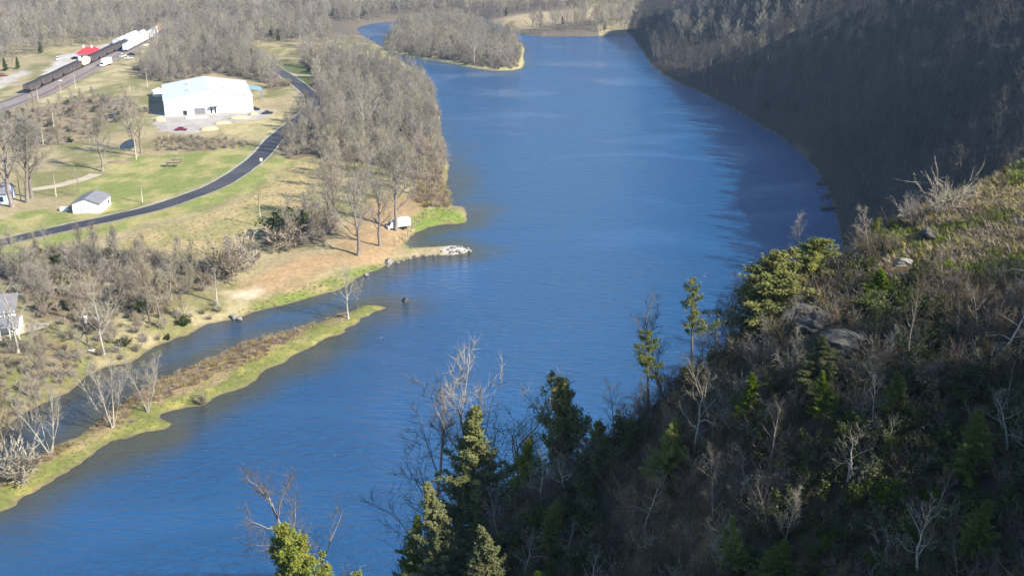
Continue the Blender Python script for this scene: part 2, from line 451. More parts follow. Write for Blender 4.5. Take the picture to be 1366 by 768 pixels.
def tuft(seed, H=.5, n=46, w=.022, rad=.35):
    random.seed(seed); C = Buf()
    for i in range(n):
        a = random.uniform(0,6.28); r = rad*math.sqrt(random.random())
        p = Vector((math.cos(a)*r, math.sin(a)*r, -.05)); d = (Vector((math.cos(a)*.5, math.sin(a)*.5, 1.1))+rv()*.25).normalized()
        s = d.cross(rv()).normalized()*w; L = H*random.uniform(.5,1.2)
        m = p+d*L*.6; e = m+(d+Vector((d.x,d.y,-.5))*.6).normalized()*L*.5
        nv = len(C.v); C.v += [(p-s)[:], (p+s)[:], (m+s*.7)[:], (m-s*.7)[:], e[:]]; C.face(nv,nv+1,nv+2,nv+3); C.face(nv+3,nv+2,nv+4)
    return Buf(), C

PROTO = {}   # kind -> list of (trunk mesh, crown mesh, height)
MERGED = {}
def addproto(kd, TC, H, mt, mc):
    T, C = TC
    tm = T.mesh('trunk', [M[mt]], True) if T.v else None; cm = C.mesh('crown', [M[mc]])
    PROTO.setdefault(kd, []).append((tm, cm, H))
    B = Buf(); B.v = list(T.v); B.f = list(T.f); B.m = [0]*len(T.f); n = len(T.v)
    B.v += C.v; B.f += [tuple(i+n for i in f) for f in C.f]; B.m += [1]*len(C.f)
    MERGED.setdefault(kd, []).append(B.mesh('plant', [M[mt], M[mc]]))
for i in range(4): addproto('tree', bare_tree(100+i, 15, .22, 17, .40, (35,72), .034), 15, 'bark', 'twig')
for i in range(3): addproto('tree', bare_tree(120+i, 14, .12, 18, .46, (30,66), .036, up=.14), 14, 'bark', 'twig_pale')
for i in range(2): addproto('tree', bare_tree(130+i, 14, .25, 16, .38, (45,78), .036, up=.1), 14, 'bark_dark', 'twig_warm')
for i in range(3): addproto('far', bare_tree(200+i, 14, .2, 13, .42, (32,70), .06, 5, 4, 4), 14, 'bark', 'twig')
for i in range(1): addproto('far', bare_tree(210+i, 13, .2, 13, .42, (32,70), .065, 5, 4, 4), 13, 'bark_dark', 'twig_warm')
for i in range(1): addproto('far', bare_tree(215+i, 14, .2, 13, .42, (32,70), .065, 5, 4, 4), 14, 'bark', 'twig_pale')
for i in range(3): addproto('bluff', bare_tree(220+i, 14, .2, 13, .42, (32,70), .06, 5, 4, 4), 14, 'bark_dark', 'twig_shade')
for i in range(1): addproto('bluff', bare_tree(226+i, 14, .2, 13, .42, (32,70), .05, 5, 4, 4), 14, 'bark_dark', 'twig_shade')
for i in range(3): addproto('sycamore', bare_tree(300+i, 16, .28, 14, .42, (32,66), .028, 6, 4, 4, wob=.15, r0=.26), 16, 'bark_white', 'twig_pale')
for i in range(2): addproto('clump', bare_tree(320+i, 12, .3, 22, .30, (48,75), .022, 6, 4, 4, stems=5, wob=.10, r0=.17), 12, 'bark_white', 'twig_pale')
for i in range(3): addproto('big', bare_tree(340+i, 20, .28, 17, .36, (38,72), .05, 7, 4, 4, wob=.12, r0=.46), 20, 'bark', 'twig')
for i in range(2): addproto('sapling', bare_tree(360+i, 7, .25, 10, .3, (45,72), .012, 6, 4, 4, wob=.13, r0=.085, twl=1.), 7, 'bark', 'twig_pale')
for i in range(3): addproto('thin', bare_tree(370+i, 8, .18, 13, .34, (35,70), .011, 6, 4, 4, wob=.14, r0=.10, twl=.9), 8, 'bark', 'twig_dark')
for i in range(2): addproto('deadpale', bare_tree(380+i, 6, .3, 8, .42, (20,62), .010, 5, 3, 4, wob=.22, r0=.10, twl=.8), 6, 'bark_white', 'twig_pale')
for i in range(4): addproto('cedar', cedar(400+i, 10, 2.5, 210, 260, .095, clump=.26), 10, 'bark_dark', 'cedar')
for i in range(2): addproto('cedarb', cedar(420+i, 5, 1.9, 130, 260, .075, shape=.55, base=.03, clump=.3), 5, 'bark_dark', 'cedar_bright')
for i in range(2): addproto('pine', cedar(440+i, 9, 2.6, 22, 700, .08, shape=.45, base=.45, clump=.42, el=(-5,20)), 9, 'bark_dark', 'cedar')
for i in range(1): addproto('pineb', cedar(450+i, 10, 2.7, 60, 800, .085, shape=.6, base=.3, clump=.42, el=(0,25)), 10, 'bark_dark', 'cedar_bright')
for i in range(2): addproto('farcedar', cedar(460+i, 8, 2.2, 60, 60, .38), 8, 'bark_dark', 'evergreen')
for i in range(4): addproto('brush', brush(500+i, 1.9, 15, tw=.015, r=.02), 1.9, 'bark_dark', 'twig_dark')
for i in range(2): addproto('brush', brush(510+i, 1.8, 14, tw=.010, r=.014), 1.7, 'bark', 'twig')
for i in range(1): addproto('brush', brush(515+i, 1.6), 1.6, 'bark_dark', 'leafred')
for i in range(3): addproto('green', brush(520+i, 1.5, 9, leaves=4, ls=.10, lean=.8), 1.5, 'bark_dark', 'evergreen')
for i in range(2): addproto('silver', brush(530+i, 3.2, 34, tw=.018, nsub=6, nt=3, lean=1.35, r=.035), 3.2, 'bark_white', 'twig_pale')
for i in range(3): addproto('shrub', brush(540+i, 3.2, 22, tw=.05, nsub=8, nt=6, lean=.8, r=.05), 3.2, 'bark', ['twig','twig_warm','twig_pale'][i])
for i in range(2): addproto('bushgreen', brush(550+i, 2.8, 16, tw=.03, nsub=6, nt=4, lean=.8, leaves=5, ls=.3, r=.04), 2.8, 'bark_dark', 'evergreen')
for i in range(2): addproto('grass', tuft(560+i), .5, 'bark', 'grass')
for i in range(2): addproto('grassdry', tuft(570+i, .65), .65, 'bark', 'dry')
for i in range(1): addproto('reed', tuft(580+i, 1.5, 60, .04, .7), 1.5, 'bark', 'dry')
for i in range(1): addproto('reed', tuft(585+i, 1.3, 60, .05, .8), 1.3, 'bark', 'leafred')
for i in range(2): addproto('lowgreen', tuft(590+i, .7, 60, .06, .9), .7, 'bark', 'grass')

def plant(kd, i, x, y, z, s, rz, name, label, cat, group=None, tilt=(0,0), sxy=1.0, parts=('trunk','crown')):
    P = PROTO[kd]; tm, cm, H = P[i % len(P)]
    o = bpy.data.objects.new(name, None); COL.objects.link(o); o.empty_display_size = .5
    o.location = (x, y, z); o.rotation_euler = (tilt[0], tilt[1], rz); o.scale = (s*sxy, s*sxy, s)
    o['label'] = label; o['category'] = cat
    if group: o['group'] = group
    for nm, me in zip(parts, (tm, cm)):
        if me: 
            c = bpy.data.objects.new(nm, me); COL.objects.link(c); c.parent = o
    return o

def stuff(name, kd, pts, label, cat):
    """pts: list of x,y,z,scale ; one object of instanced plants"""
    if not len(pts): return
    col = bpy.data.collections.new(name+'_source')
    for i, me in enumerate(MERGED[kd]):
        o = bpy.data.objects.new('%s_source_%02d' % (name, i), me); col.objects.link(o)
    a = np.array(pts, float)
    me = bpy.data.meshes.new(name); me.vertices.add(len(a)); me.vertices.foreach_set('co', a[:, :3].ravel())
    me.attributes.new('scl', 'FLOAT', 'POINT').data.foreach_set('value', a[:, 3])
    me.attributes.new('rot', 'FLOAT', 'POINT').data.foreach_set('value', rng.uniform(0, 6.28, len(a)))
    me.attributes.new('idx', 'INT', 'POINT').data.foreach_set('value', rng.integers(0, len(MERGED[kd]), len(a)).astype(np.int32))
    o = link(name, me); kind(o, 'stuff', label, cat)
    ng = bpy.data.node_groups.new(name, 'GeometryNodeTree')
    ng.interface.new_socket('Geometry', in_out='INPUT', socket_type='NodeSocketGeometry')
    ng.interface.new_socket('Geometry', in_out='OUTPUT', socket_type='NodeSocketGeometry')
    N, L = ng.nodes, ng.links
    gi, go = N.new('NodeGroupInput'), N.new('NodeGroupOutput')
    ci = N.new('GeometryNodeCollectionInfo'); ci.inputs['Collection'].default_value = col
    ci.inputs['Separate Children'].default_value = True; ci.inputs['Reset Children'].default_value = True
    ip = N.new('GeometryNodeInstanceOnPoints'); ip.inputs['Pick Instance'].default_value = True
    def na(n, t):
        q = N.new('GeometryNodeInputNamedAttribute'); q.data_type = t; q.inputs['Name'].default_value = n; return q.outputs['Attribute']
    cx = N.new('ShaderNodeCombineXYZ'); L.new(na('rot','FLOAT'), cx.inputs['Z'])
    cs = N.new('ShaderNodeCombineXYZ'); s = na('scl','FLOAT')
    for k in 'XYZ': L.new(s, cs.inputs[k])
    L.new(gi.outputs[0], ip.inputs['Points']); L.new(ci.outputs[0], ip.inputs['Instance'])
    L.new(na('idx','INT'), ip.inputs['Instance Index']); L.new(cx.outputs[0], ip.inputs['Rotation']); L.new(cs.outputs[0], ip.inputs['Scale'])
    L.new(ip.outputs[0], go.inputs[0])
    md = o.modifiers.new('scatter', 'NODES'); md.node_group = ng
    return o

# ------------------------------------------------------------------ regions on the ground, in world coordinates
def WP(pts, z=3.5): return np.array([plane(a, b, z) for a, b in pts])
REG = dict(
 lawn=WP([(-60,318),(-60,283),(0,290),(60,276),(96,284),(108,255),(90,250),(128,238),(140,232),(150,212),(200,206),(290,199),(338,193),(330,212),(300,234),(250,254),(200,270),(100,294),(40,308)]),
 lawn2=WP([(372,208),(392,214),(372,226),(330,255),(250,285),(120,315),(20,345),(-60,350),(-60,338),(50,318),(150,296),(250,268),(330,232),(352,215)]),
 gold=WP([(398,213),(440,216),(430,262),(410,285),(385,310),(330,330),(230,345),(130,335),(200,305),(300,278),(360,245),(380,228)]),
 dirt=WP([(468,300),(500,262),(560,256),(566,270),(545,295),(545,310),(528,326),(500,338),(470,345),(440,356),(400,372),(345,384),(298,392),(302,385),(330,372),(370,352),(410,340),(440,330),(450,315)]),
 pale=WP([(296,392),(300,385),(335,376),(350,378),(330,387)]),
 green=WP([(300,404),(330,396),(370,382),(420,366),(470,350),(520,333),(560,328),(612,329),(622,334),(560,345),(500,362),(470,380),(440,395),(330,425),(290,430)]),
 green2=WP([(565,275),(600,272),(626,278),(626,294),(600,302),(560,312),(545,322),(548,300)]),
 green3=WP([(560,200),(588,205),(600,225),(598,245),(575,250),(562,230)]),
 lot=WP([(207,152),(225,150),(345,144),(372,148),(350,158),(300,163),(285,174),(245,180),(215,176),(204,166)]),
 sandlot=WP([(340,144),(400,150),(395,168),(340,185),(290,178),(300,164),(345,155)]),
 depot=WP([(58,100),(75,82),(78,74),(98,70),(150,56),(172,50),(178,54),(140,74),(110,88),(88,104),(70,108)]),
 dirtroad=WP([(-60,150),(-60,128),(0,104),(34,92),(40,97),(0,118)]),
 trackside=WP([(50,135),(101,112),(150,92),(185,75),(215,52),(225,55),(195,88),(165,105),(110,125),(70,140)]),
 wood_left=WP([(400,62),(440,64),(485,78),(510,84),(540,92),(568,120),(580,160),(583,200),(578,225),(552,236),(520,222),(470,214),(440,216),(425,205),(385,212),(362,194),(366,172),(392,150),(404,136),(398,120),(420,108),(405,84)]),
 wood_behind=WP([(228,112),(192,106),(178,92),(205,72),(222,58),(250,48),(330,52),(345,76),(368,98),(385,116),(360,120),(345,108),(285,98)]),
 thicket=WP([(-20,352),(60,340),(130,338),(200,343),(262,352),(285,368),(275,385),(240,395),(205,415),(150,420),(140,440),(100,438),(60,428),(20,390),(-20,380)],3),
 wood_low=WP([(372,300),(395,292),(440,288),(455,300),(440,315),(400,326),(375,322)]),
 bank_low=WP([(-30,470),(60,460),(110,470),(135,490),(90,512),(40,538),(-30,570)],2),
 isl2=np.array([( (x-8)*.965+8 if 0 else x, y) for x, y in ISL2]),
 scrub=WP([(45,145),(110,128),(170,128),(200,150),(150,165),(110,190),(60,195),(0,190),(-60,180),(-60,160)]),
 scrub2=WP([(200,186),(250,182),(330,188),(345,192),(300,199),(210,200)]),
 fieldfar=WP([(654,16),(720,8),(800,4),(840,6),(830,14),(760,22),(690,30),(660,26)],8),
 fielddark=WP([(352,78),(380,80),(420,90),(426,108),(412,118),(395,106)],3.5),
)

# ------------------------------------------------------------------ terrain mesh
def axis(parts):
    out = []
    for a, b, s in parts:
        n = max(1, int(round((b-a)/s))); out += list(a+(b-a)*np.arange(n)/n)
    out.append(parts[-1][1]); return np.array(out)
xs = axis([(-2200,-700,60),(-700,-330,8),(-330,-150,1.6),(-150,-40,1.0),(-40,60,.65),(60,110,1.0),(110,260,3),(260,500,10),(500,2200,80)])
ys = axis([(-250,0,12),(0,22,2),(22,100,.65),(100,330,1.0),(330,560,1.5),(560,900,3.2),(900,1500,12),(1500,2600,60)])
X, Y = np.meshgrid(xs, ys)
Z = height(X, Y)
nx, ny = len(xs), len(ys)
me = bpy.data.meshes.new('ground')
me.vertices.add(nx*ny); me.vertices.foreach_set('co', np.stack([X, Y, Z], -1).ravel())
ii = (np.arange(ny-1)[:, None]*nx+np.arange(nx-1)[None]).ravel()
q = np.stack([ii, ii+1, ii+nx+1, ii+nx], -1)
me.loops.add(q.size); me.loops.foreach_set('vertex_index', q.ravel().astype(np.int32))
me.polygons.add(len(q)); me.polygons.foreach_set('loop_start', (np.arange(len(q))*4).astype(np.int32))
me.polygons.foreach_set('use_smooth', np.ones(len(q), bool))
me.update()
# what covers the ground where
xw = X+(fbm(X/6, Y/6, 61)-.5)*7; yw = Y+(fbm(X/6, Y/6, 62)-.5)*9
nA = fbm(X/25, Y/25, 71, 5); nB = fbm(X/5, Y/7, 72, 5); nC = fbm(X/1.6, Y/2.2, 73, 3)
def C3(a): return np.array(a)[None, None]
def blend(c, col, m): return c*(1-m[..., None])+C3(col)*m[..., None]
c = blend(np.broadcast_to(C3((.31,.255,.145)), X.shape+(3,)).copy(), (.20,.19,.08), sstep(nA, .4, .6))
c = blend(c, (.37,.31,.18), sstep(nB, .5, .68)*.8)
def reg(name, w=2.0, wob=True):
    return sstep(sdist(xw if wob else X, yw if wob else Y, REG[name]), -w, w)
sub = Y > 200
for nm, cl, v2 in (('scrub',(.20,.165,.10),(.27,.21,.13)),('scrub2',(.17,.14,.08),(.25,.2,.1)),('gold',(.38,.30,.15),(.28,.25,.11)),('lawn',(.20,.225,.07),(.34,.30,.13)),('lawn2',(.21,.24,.07),(.33,.29,.12)),
               ('dirt',(.36,.25,.135),(.30,.22,.12)),('pale',(.52,.44,.31),(.5,.42,.3)),('green',(.17,.205,.05),(.27,.23,.10)),('green2',(.17,.23,.045),(.22,.23,.07)),('green3',(.2,.24,.05),(.25,.2,.1)),
               ('sandlot',(.42,.35,.19),(.33,.29,.14)),('lot',(.36,.33,.30),(.42,.38,.34)),('depot',(.48,.45,.42),(.42,.38,.33)),('dirtroad',(.46,.42,.36),(.4,.36,.3)),('trackside',(.40,.34,.20),(.30,.26,.13)),
               ('wood_left',(.155,.12,.075),(.2,.15,.1)),('wood_behind',(.15,.12,.08),(.2,.16,.1)),('thicket',(.15,.12,.075),(.19,.15,.09)),('wood_low',(.16,.13,.08),(.2,.16,.1)),('bank_low',(.22,.18,.10),(.17,.17,.06)),
               ('fieldfar',(.38,.30,.18),(.33,.27,.16)),('fielddark',(.10,.12,.04),(.14,.14,.06))):
    m = reg(nm, 2.2 if nm not in ('lot','depot') else 1.0)
    if nm == 'lawn': v = sstep(.6*nB+.4*nA, .44, .62)*.95
    else: v = sstep(nB, .42, .6)
    cc = blend(np.broadcast_to(C3(cl), X.shape+(3,)).copy(), v2, v)
    c = c*(1-m[..., None])+cc*m[..., None]
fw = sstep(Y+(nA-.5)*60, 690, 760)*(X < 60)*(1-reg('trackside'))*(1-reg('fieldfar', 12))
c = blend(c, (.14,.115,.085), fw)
d1 = sdist(X, Y, ISL1)
edge = np.array(W0([(-260,790),(0,682),(60,645),(150,590),(215,573),(216,552),(285,530),(345,500),(400,470),(450,446),(513,410)]))
de = sdist(X, Y, edge, False)
m1 = sstep(d1, -1.5, -.5)
ic = blend(np.broadcast_to(C3((.29,.215,.125)), X.shape+(3,)).copy(), (.16,.175,.05), (1-sstep(de+(nB-.5)*9, 2.5, 6.5))*.95)
ic = blend(ic, (.30,.26,.08), sstep(nC, .55, .68)*.6)
c = c*(1-m1[..., None])+ic*m1[..., None]
d2 = sdist(X, Y, ISL2); m2 = sstep(d2, -2, 0)
c = blend(c, (.20,.165,.09), m2); c = blend(c, (.36,.33,.17), m2*(1-sstep(d2, 2, 6)))
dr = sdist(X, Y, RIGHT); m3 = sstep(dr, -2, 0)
bc = blend(np.broadcast_to(C3((.055,.045,.034)), X.shape+(3,)).copy(), (.045,.042,.03), sstep(nB, .42, .6))  # right-bank ground, its shade put into a darker litter tone
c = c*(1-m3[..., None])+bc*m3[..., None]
# grassy brow of the near hillside
gx, gy = plane(1300, 300, 74)
br = sstep(X+(nB-.5)*14, 22, 30)*sstep(Y+(nB-.5)*16+(nC-.5)*5, 57, 63)*(Y < 125)*(X < 110)
c = blend(c, (.20,.155,.07), br); c = blend(c, (.12,.12,.035), br*sstep(nC, .5, .62)); c = blend(c, (.13,.085,.05), br*sstep(nB, .54, .62)*.8)
nb2 = fbm(X/2.5, Y/2.5, 91, 4)
c = blend(c, (.15,.09,.045), m3*(1-br)*(Y < 130)*sstep(nb2, .55, .66)*.7)
# wet rim at the waterline
c = blend(c, (.16,.13,.085), (1-sstep(Z, .05, .3))*(Z > -4)*.8)
c = blend(c, (.05,.055,.035), (1-sstep(Z, -.6, -.05)))
sp = sstep(sdist(X, Y, np.array(W0([(604,328),(618,331),(630,334),(618,338),(596,341),(590,336)]))), -1, .5)
c = blend(c, (.42,.39,.34), sp)
c = np.clip(c*(.86+.28*nC[..., None]), 0, 1)
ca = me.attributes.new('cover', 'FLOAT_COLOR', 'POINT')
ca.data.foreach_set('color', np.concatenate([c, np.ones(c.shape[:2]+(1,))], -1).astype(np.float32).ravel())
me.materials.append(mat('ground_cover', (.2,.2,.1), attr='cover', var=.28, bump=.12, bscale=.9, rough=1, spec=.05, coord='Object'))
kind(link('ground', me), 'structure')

# ------------------------------------------------------------------ water
def water_mat():
    m = bpy.data.materials.new('river_water'); m.use_nodes = True
    nt = m.node_tree; nd, lk = nt.nodes, nt.links; b = nd['Principled BSDF']
    at_ = nd.new('ShaderNodeAttribute'); at_.attribute_name = 'silt_reflection'; lk.new(at_.outputs['Color'], b.inputs['Base Color']); b.inputs['Roughness'].default_value = .07
    b.inputs['IOR'].default_value = 1.45; b.inputs['Specular IOR Level'].default_value = 1.0
    tc = nd.new('ShaderNodeTexCoord')
    mp = nd.new('ShaderNodeMapping'); mp.inputs['Scale'].default_value = (.42,1.35,1); mp.inputs['Rotation'].default_value = (0,0,R(8))
    lk.new(tc.outputs['Object'], mp.inputs['Vector'])
    n1 = nd.new('ShaderNodeTexNoise'); n1.inputs['Scale'].default_value = .55; n1.inputs['Detail'].default_value = 5; n1.inputs['Roughness'].default_value = .6; n1.inputs['Distortion'].default_value = .4
    n2 = nd.new('ShaderNodeTexNoise'); n2.inputs['Scale'].default_value = 2.3; n2.inputs['Detail'].default_value = 3
    lk.new(mp.outputs[0], n1.inputs['Vector']); lk.new(mp.outputs[0], n2.inputs['Vector'])
    # broad patches of rippled and calm water
    n3 = nd.new('ShaderNodeTexNoise'); n3.inputs['Scale'].default_value = .03; n3.inputs['Detail'].default_value = 3; n3.inputs['Distortion'].default_value = .8
    mp3 = nd.new('ShaderNodeMapping'); mp3.inputs['Scale'].default_value = (.5,1.0,1); lk.new(tc.outputs['Object'], mp3.inputs['Vector']); lk.new(mp3.outputs[0], n3.inputs['Vector'])
    mr = nd.new('ShaderNodeMapRange'); mr.inputs['From Min'].default_value = .36; mr.inputs['From Max'].default_value = .62; mr.inputs['To Min'].default_value = .35; mr.inputs['To Max'].default_value = 1
    lk.new(n3.outputs['Fac'], mr.inputs['Value'])
    ad = nd.new('ShaderNodeMath'); ad.operation = 'MULTIPLY_ADD'; ad.inputs[1].default_value = .25
    lk.new(n2.outputs['Fac'], ad.inputs[0]); lk.new(n1.outputs['Fac'], ad.inputs[2])
    bp = nd.new('ShaderNodeBump'); bp.inputs['Distance'].default_value = 1.05
    lk.new(ad.outputs[0], bp.inputs['Height']); lk.new(mr.outputs[0], bp.inputs['Strength']); lk.new(bp.outputs[0], b.inputs['Normal'])
    rr = nd.new('ShaderNodeMapRange'); rr.inputs['From Min'].default_value = .38; rr.inputs['From Max'].default_value = .6; rr.inputs['To Min'].default_value = .05; rr.inputs['To Max'].default_value = .2
    lk.new(n3.outputs['Fac'], rr.inputs['Value']); lk.new(rr.outputs[0], b.inputs['Roughness'])
    return m
def silt_reflection(x, y):  # brown for murky shallows, and bank reflections put into the channel colour
    d = np.minimum(np.abs(sdist(x,y,LEFT)), np.abs(sdist(x,y,ISL1)))
    n = fbm(x/14, y/20, 33)-.5
    t = (1-sstep(d+n*16, 0, 15))*(1-sstep(y, 330, 520))
    k = 1-sstep(np.abs(sdist(x,y,ISL2)), 1, 6); t = np.maximum(t, k*.5)
    a, b_ = np.array((.009,.069,.182)), np.array((.052,.055,.040))
    return a*(1-t[...,None])+b_*t[...,None]
def water_sheet(name, X, Y, Z, m):
    ny, nx = X.shape
    me = bpy.data.meshes.new(name); me.vertices.add(nx*ny); me.vertices.foreach_set('co', np.stack([X,Y,Z],-1).ravel())
    ii = (np.arange(ny-1)[:,None]*nx+np.arange(nx-1)[None]).ravel(); q = np.stack([ii,ii+1,ii+nx+1,ii+nx],-1)
    me.loops.add(q.size); me.loops.foreach_set('vertex_index', q.ravel().astype(np.int32))
    me.polygons.add(len(q)); me.polygons.foreach_set('loop_start', (np.arange(len(q))*4).astype(np.int32)); me.update()
    c_ = silt_reflection(X, Y); ca_ = me.attributes.new('silt_reflection', 'FLOAT_COLOR', 'POINT')
    ca_.data.foreach_set('color', np.concatenate([c_, np.ones(c_.shape[:2]+(1,))], -1).astype(np.float32).ravel())
    me.materials.append(m); return me
wxs = axis([(-2250,-350,150),(-350,150,2.5),(150,2250,150)]); wys = axis([(-280,60,60),(60,560,2.5),(560,960,10),(960,2680,150)])
wX, wY = np.meshgrid(wxs, wys)
kind(link('river_water', water_sheet('river_water', wX, wY, wX*0, water_mat())), 'structure')

# ------------------------------------------------------------------ ribbons draped over the ground
def smooth_path(pts, step=2.0):
    P = [np.array(p[:2]) for p in pts]; out = []
    for i in range(len(P)-1):
        p0, p1, p2, p3 = P[max(i-1,0)], P[i], P[i+1], P[min(i+2,len(P)-1)]
        n = max(2, int(np.linalg.norm(p2-p1)/step))
        for k in range(n):
            t = k/n
            out.append(.5*((2*p1)+(-p0+p2)*t+(2*p0-5*p1+4*p2-p3)*t*t+(-p0+3*p1-3*p2+p3)*t**3))
    out.append(P[-1]); return np.array(out)
def ribbon(name, pth, w, off, m, shift=0.0, nw=4):
    T = np.gradient(pth, axis=0); T /= np.linalg.norm(T, axis=1)[:, None]
    Nn = np.stack([-T[:,1], T[:,0]], -1)
    B = Buf(); us = np.linspace(-w/2, w/2, nw+1)+shift
    g = pth[:, None]+Nn[:, None]*us[None, :, None]
    cz = height(g[..., 0], g[..., 1]); zz = np.maximum(cz, cz.mean(1, keepdims=True))+off
    for i in range(len(pth)):
        for k in range(nw+1): B.v.append((g[i,k,0], g[i,k,1], zz[i,k]))
    for i in range(len(pth)-1):
        for k in range(nw):
            a = i*(nw+1)+k; B.face(a, a+nw+1, a+nw+2, a+1)
    return kind(link(name, B.mesh(name, [m], True)), 'structure')
road = smooth_path([plane(a,b,3.6) for a,b in [(-120,352),(-40,333),(0,324),(50,312),(100,301),(150,290),(200,278),(250,263),(295,244),(328,223),(348,206),(362,190),(378,176),(398,160),(414,145),(417,130),(404,117),(388,105),(372,94),(358,84),(349,77),(340,71)]])
ribbon('road', road, 6.4, .14, M['asphalt'])
ribbon('road_shoulder', road, .9, .13, M['line'], 3.7, 1)
ribbon('road_shoulder', road, .5, .13, M['line'], -3.5, 1)
trackA = smooth_path([plane(a,b,3.6) for a,b in [(-160,196),(-60,158),(0,138),(47,120),(101,95),(150,71),(178,57),(200,45.5),(222,36),(250,29),(290,25)]])
trackB = smooth_path([plane(a,b,3.6) for a,b in [(-160,206),(-60,168),(0,148),(56,127),(108,102),(150,79),(176,65),(200,52),(216,42),(245,32),(288,27)]])
mid = (trackA[:min(len(trackA),len(trackB))]+trackB[:min(len(trackA),len(trackB))])/2
ribbon('railway_bed', smooth_path([(plane(a,b,3.6)) for a,b in [(-160,201),(-60,163),(0,143),(52,123.5),(104,98.5),(150,75),(177,61),(200,49),(219,39),(248,30.5),(289,26)]]), 15, .22, M['ballast'], 0, 6)
def rails(pth, label):
    T = np.gradient(pth, axis=0); T /= np.linalg.norm(T, axis=1)[:, None]; Nn = np.stack([-T[:,1], T[:,0]], -1)
    t = thing('railway_track', label, 'railway track', (0,0,0))
    for s in (-.72,.72):
        B = Buf(); p = pth+Nn*s; z = height(p[:,0], p[:,1])+.5
        B.tube([(a,b,cc) for (a,b),cc in zip(p, z)], [.09]*len(p), 4)
        part('rail', B, M['rail'], t)
rails(trackA, 'rusty railway track carrying the long black hopper train')
rails(trackB, 'rusty railway track nearer the warehouse, white boxcars on it')
ribbon('gravel_drive', smooth_path([plane(a,b,3.6) for a,b in [(40,253),(70,249),(95,243),(118,236),(128,231)]]), 4.5, .12, M['sandy'])
ribbon('gravel_path', smooth_path([plane(a,b,3.6) for a,b in [(352,79),(372,92),(392,100),(415,101),(440,108)]]), 3, .12, M['sandy'])

def pond(px, label_pts):
    g = [plane(a,b,4.2) for a,b in label_pts]
    z = max(hz(x,y) for x,y in g)+.05
    cx, cy = np.mean([p[0] for p in g]), np.mean([p[1] for p in g]); B = Buf()
    pp = smooth_path(g+[g[0]], 1.5)[:-1]
    B.v = [(cx,cy,z)]+[(x+random.uniform(-.3,.3),y+random.uniform(-.3,.3),z) for x,y in pp]
    n = len(pp)
    for i in range(n): B.face(0, 1+i, 1+(i+1) % n)
    o = link('pond_water', B.mesh('pond_water', [bpy.data.materials['river_water']])); kind(o, 'structure')
pond(0, [(139,152),(152,149),(168,150),(170,153),(160,156),(142,155)])
pond(0, [(160,191),(170,184),(180,183),(181,192),(172,196),(160,195)])
pond(0, [(396,82),(410,79),(414,83),(405,85)])

# ------------------------------------------------------------------ buildings
def wlocal(t, B, name, m, bev=0, label=None): return part(name, B, m, t, bev, label=label)
def gable(B, x0, x1, y0, y1, z, rise, ov, th=.18, along='y'):
    """two roof slabs, ridge along y (front gable) or x"""
    if along == 'y':
        xm = (x0+x1)/2
        for s, xe in ((-1, x0-ov), (1, x1+ov)):
            k = rise/(xm-x0); ze = z-ov*k
            a = [(xe,y0-ov,ze),(xm,y0-ov,z+rise),(xm,y1+ov,z+rise),(xe,y1+ov,ze)]
            n = len(B.v); B.v += a+[(p[0],p[1],p[2]+th) for p in a]
            for f in ((0,1,2,3),(7,6,5,4),(0,4,5,1),(1,5,6,2),(2,6,7,3),(3,7,4,0)): B.face(*[n+q for q in f])
    else:
        ym = (y0+y1)/2
        for s, ye in ((-1, y0-ov), (1, y1+ov)):
            k = rise/(ym-y0); ze = z-ov*k
            a = [(x0-ov,ye,ze),(x0-ov,ym,z+rise),(x1+ov,ym,z+rise),(x1+ov,ye,ze)]
            n = len(B.v); B.v += a+[(p[0],p[1],p[2]+th) for p in a]
            for f in ((0,1,2,3),(7,6,5,4),(0,4,5,1),(1,5,6,2),(2,6,7,3),(3,7,4,0)): B.face(*[n+q for q in f])
def walls(x0,x1,y0,y1,h,rise,along='y'):
    B = Buf(); n = 0
    if along == 'y': B.prism([(x0,-1),(x1,-1),(x1,h),((x0+x1)/2,h+rise),(x0,h)], y0, y1)
    else: B.prism([(y0,-1),(y1,-1),(y1,h),((y0+y1)/2,h+rise),(y0,h)], x0, x1, 'x')
    return B
# warehouse
z0 = 3.9
fl = np.array(plane(220,153,z0)); fr = np.array(plane(338,146.5,z0))
W = np.linalg.norm(fr-fl); ang = math.atan2(fr[1]-fl[1], fr[0]-fl[0]); D = 42
zg = max(hz(*fl), hz(*fr))-.1
t = thing('warehouse', 'large white metal warehouse with low pale gabled roof beside gravel lot', 'warehouse', (fl[0], fl[1], zg), ang)
H0 = 6.6
wm = M['white'].copy(); wm.name = 'ribbed_white_metal'; nt_ = wm.node_tree; b_ = nt_.nodes['Principled BSDF']
tc_ = nt_.nodes.new('ShaderNodeTexCoord'); sx_ = nt_.nodes.new('ShaderNodeSeparateXYZ'); nt_.links.new(tc_.outputs['Object'], sx_.inputs[0])
ad_ = nt_.nodes.new('ShaderNodeMath'); nt_.links.new(sx_.outputs['X'], ad_.inputs[0]); nt_.links.new(sx_.outputs['Y'], ad_.inputs[1])
fr_ = nt_.nodes.new('ShaderNodeMath'); fr_.operation = 'PINGPONG'; fr_.inputs[1].default_value = 1.5; nt_.links.new(ad_.outputs[0], fr_.inputs[0])
cr_ = nt_.nodes.new('ShaderNodeValToRGB'); cr_.color_ramp.elements[0].color = (.58,.58,.57,1); cr_.color_ramp.elements[1].color = (.78,.78,.77,1); cr_.color_ramp.elements[1].position = .14
nt_.links.new(fr_.outputs[0], cr_.inputs[0]); nt_.links.new(cr_.outputs[0], b_.inputs['Base Color'])
part('wall', walls(0,W,0,D,H0,3.0), wm, t)
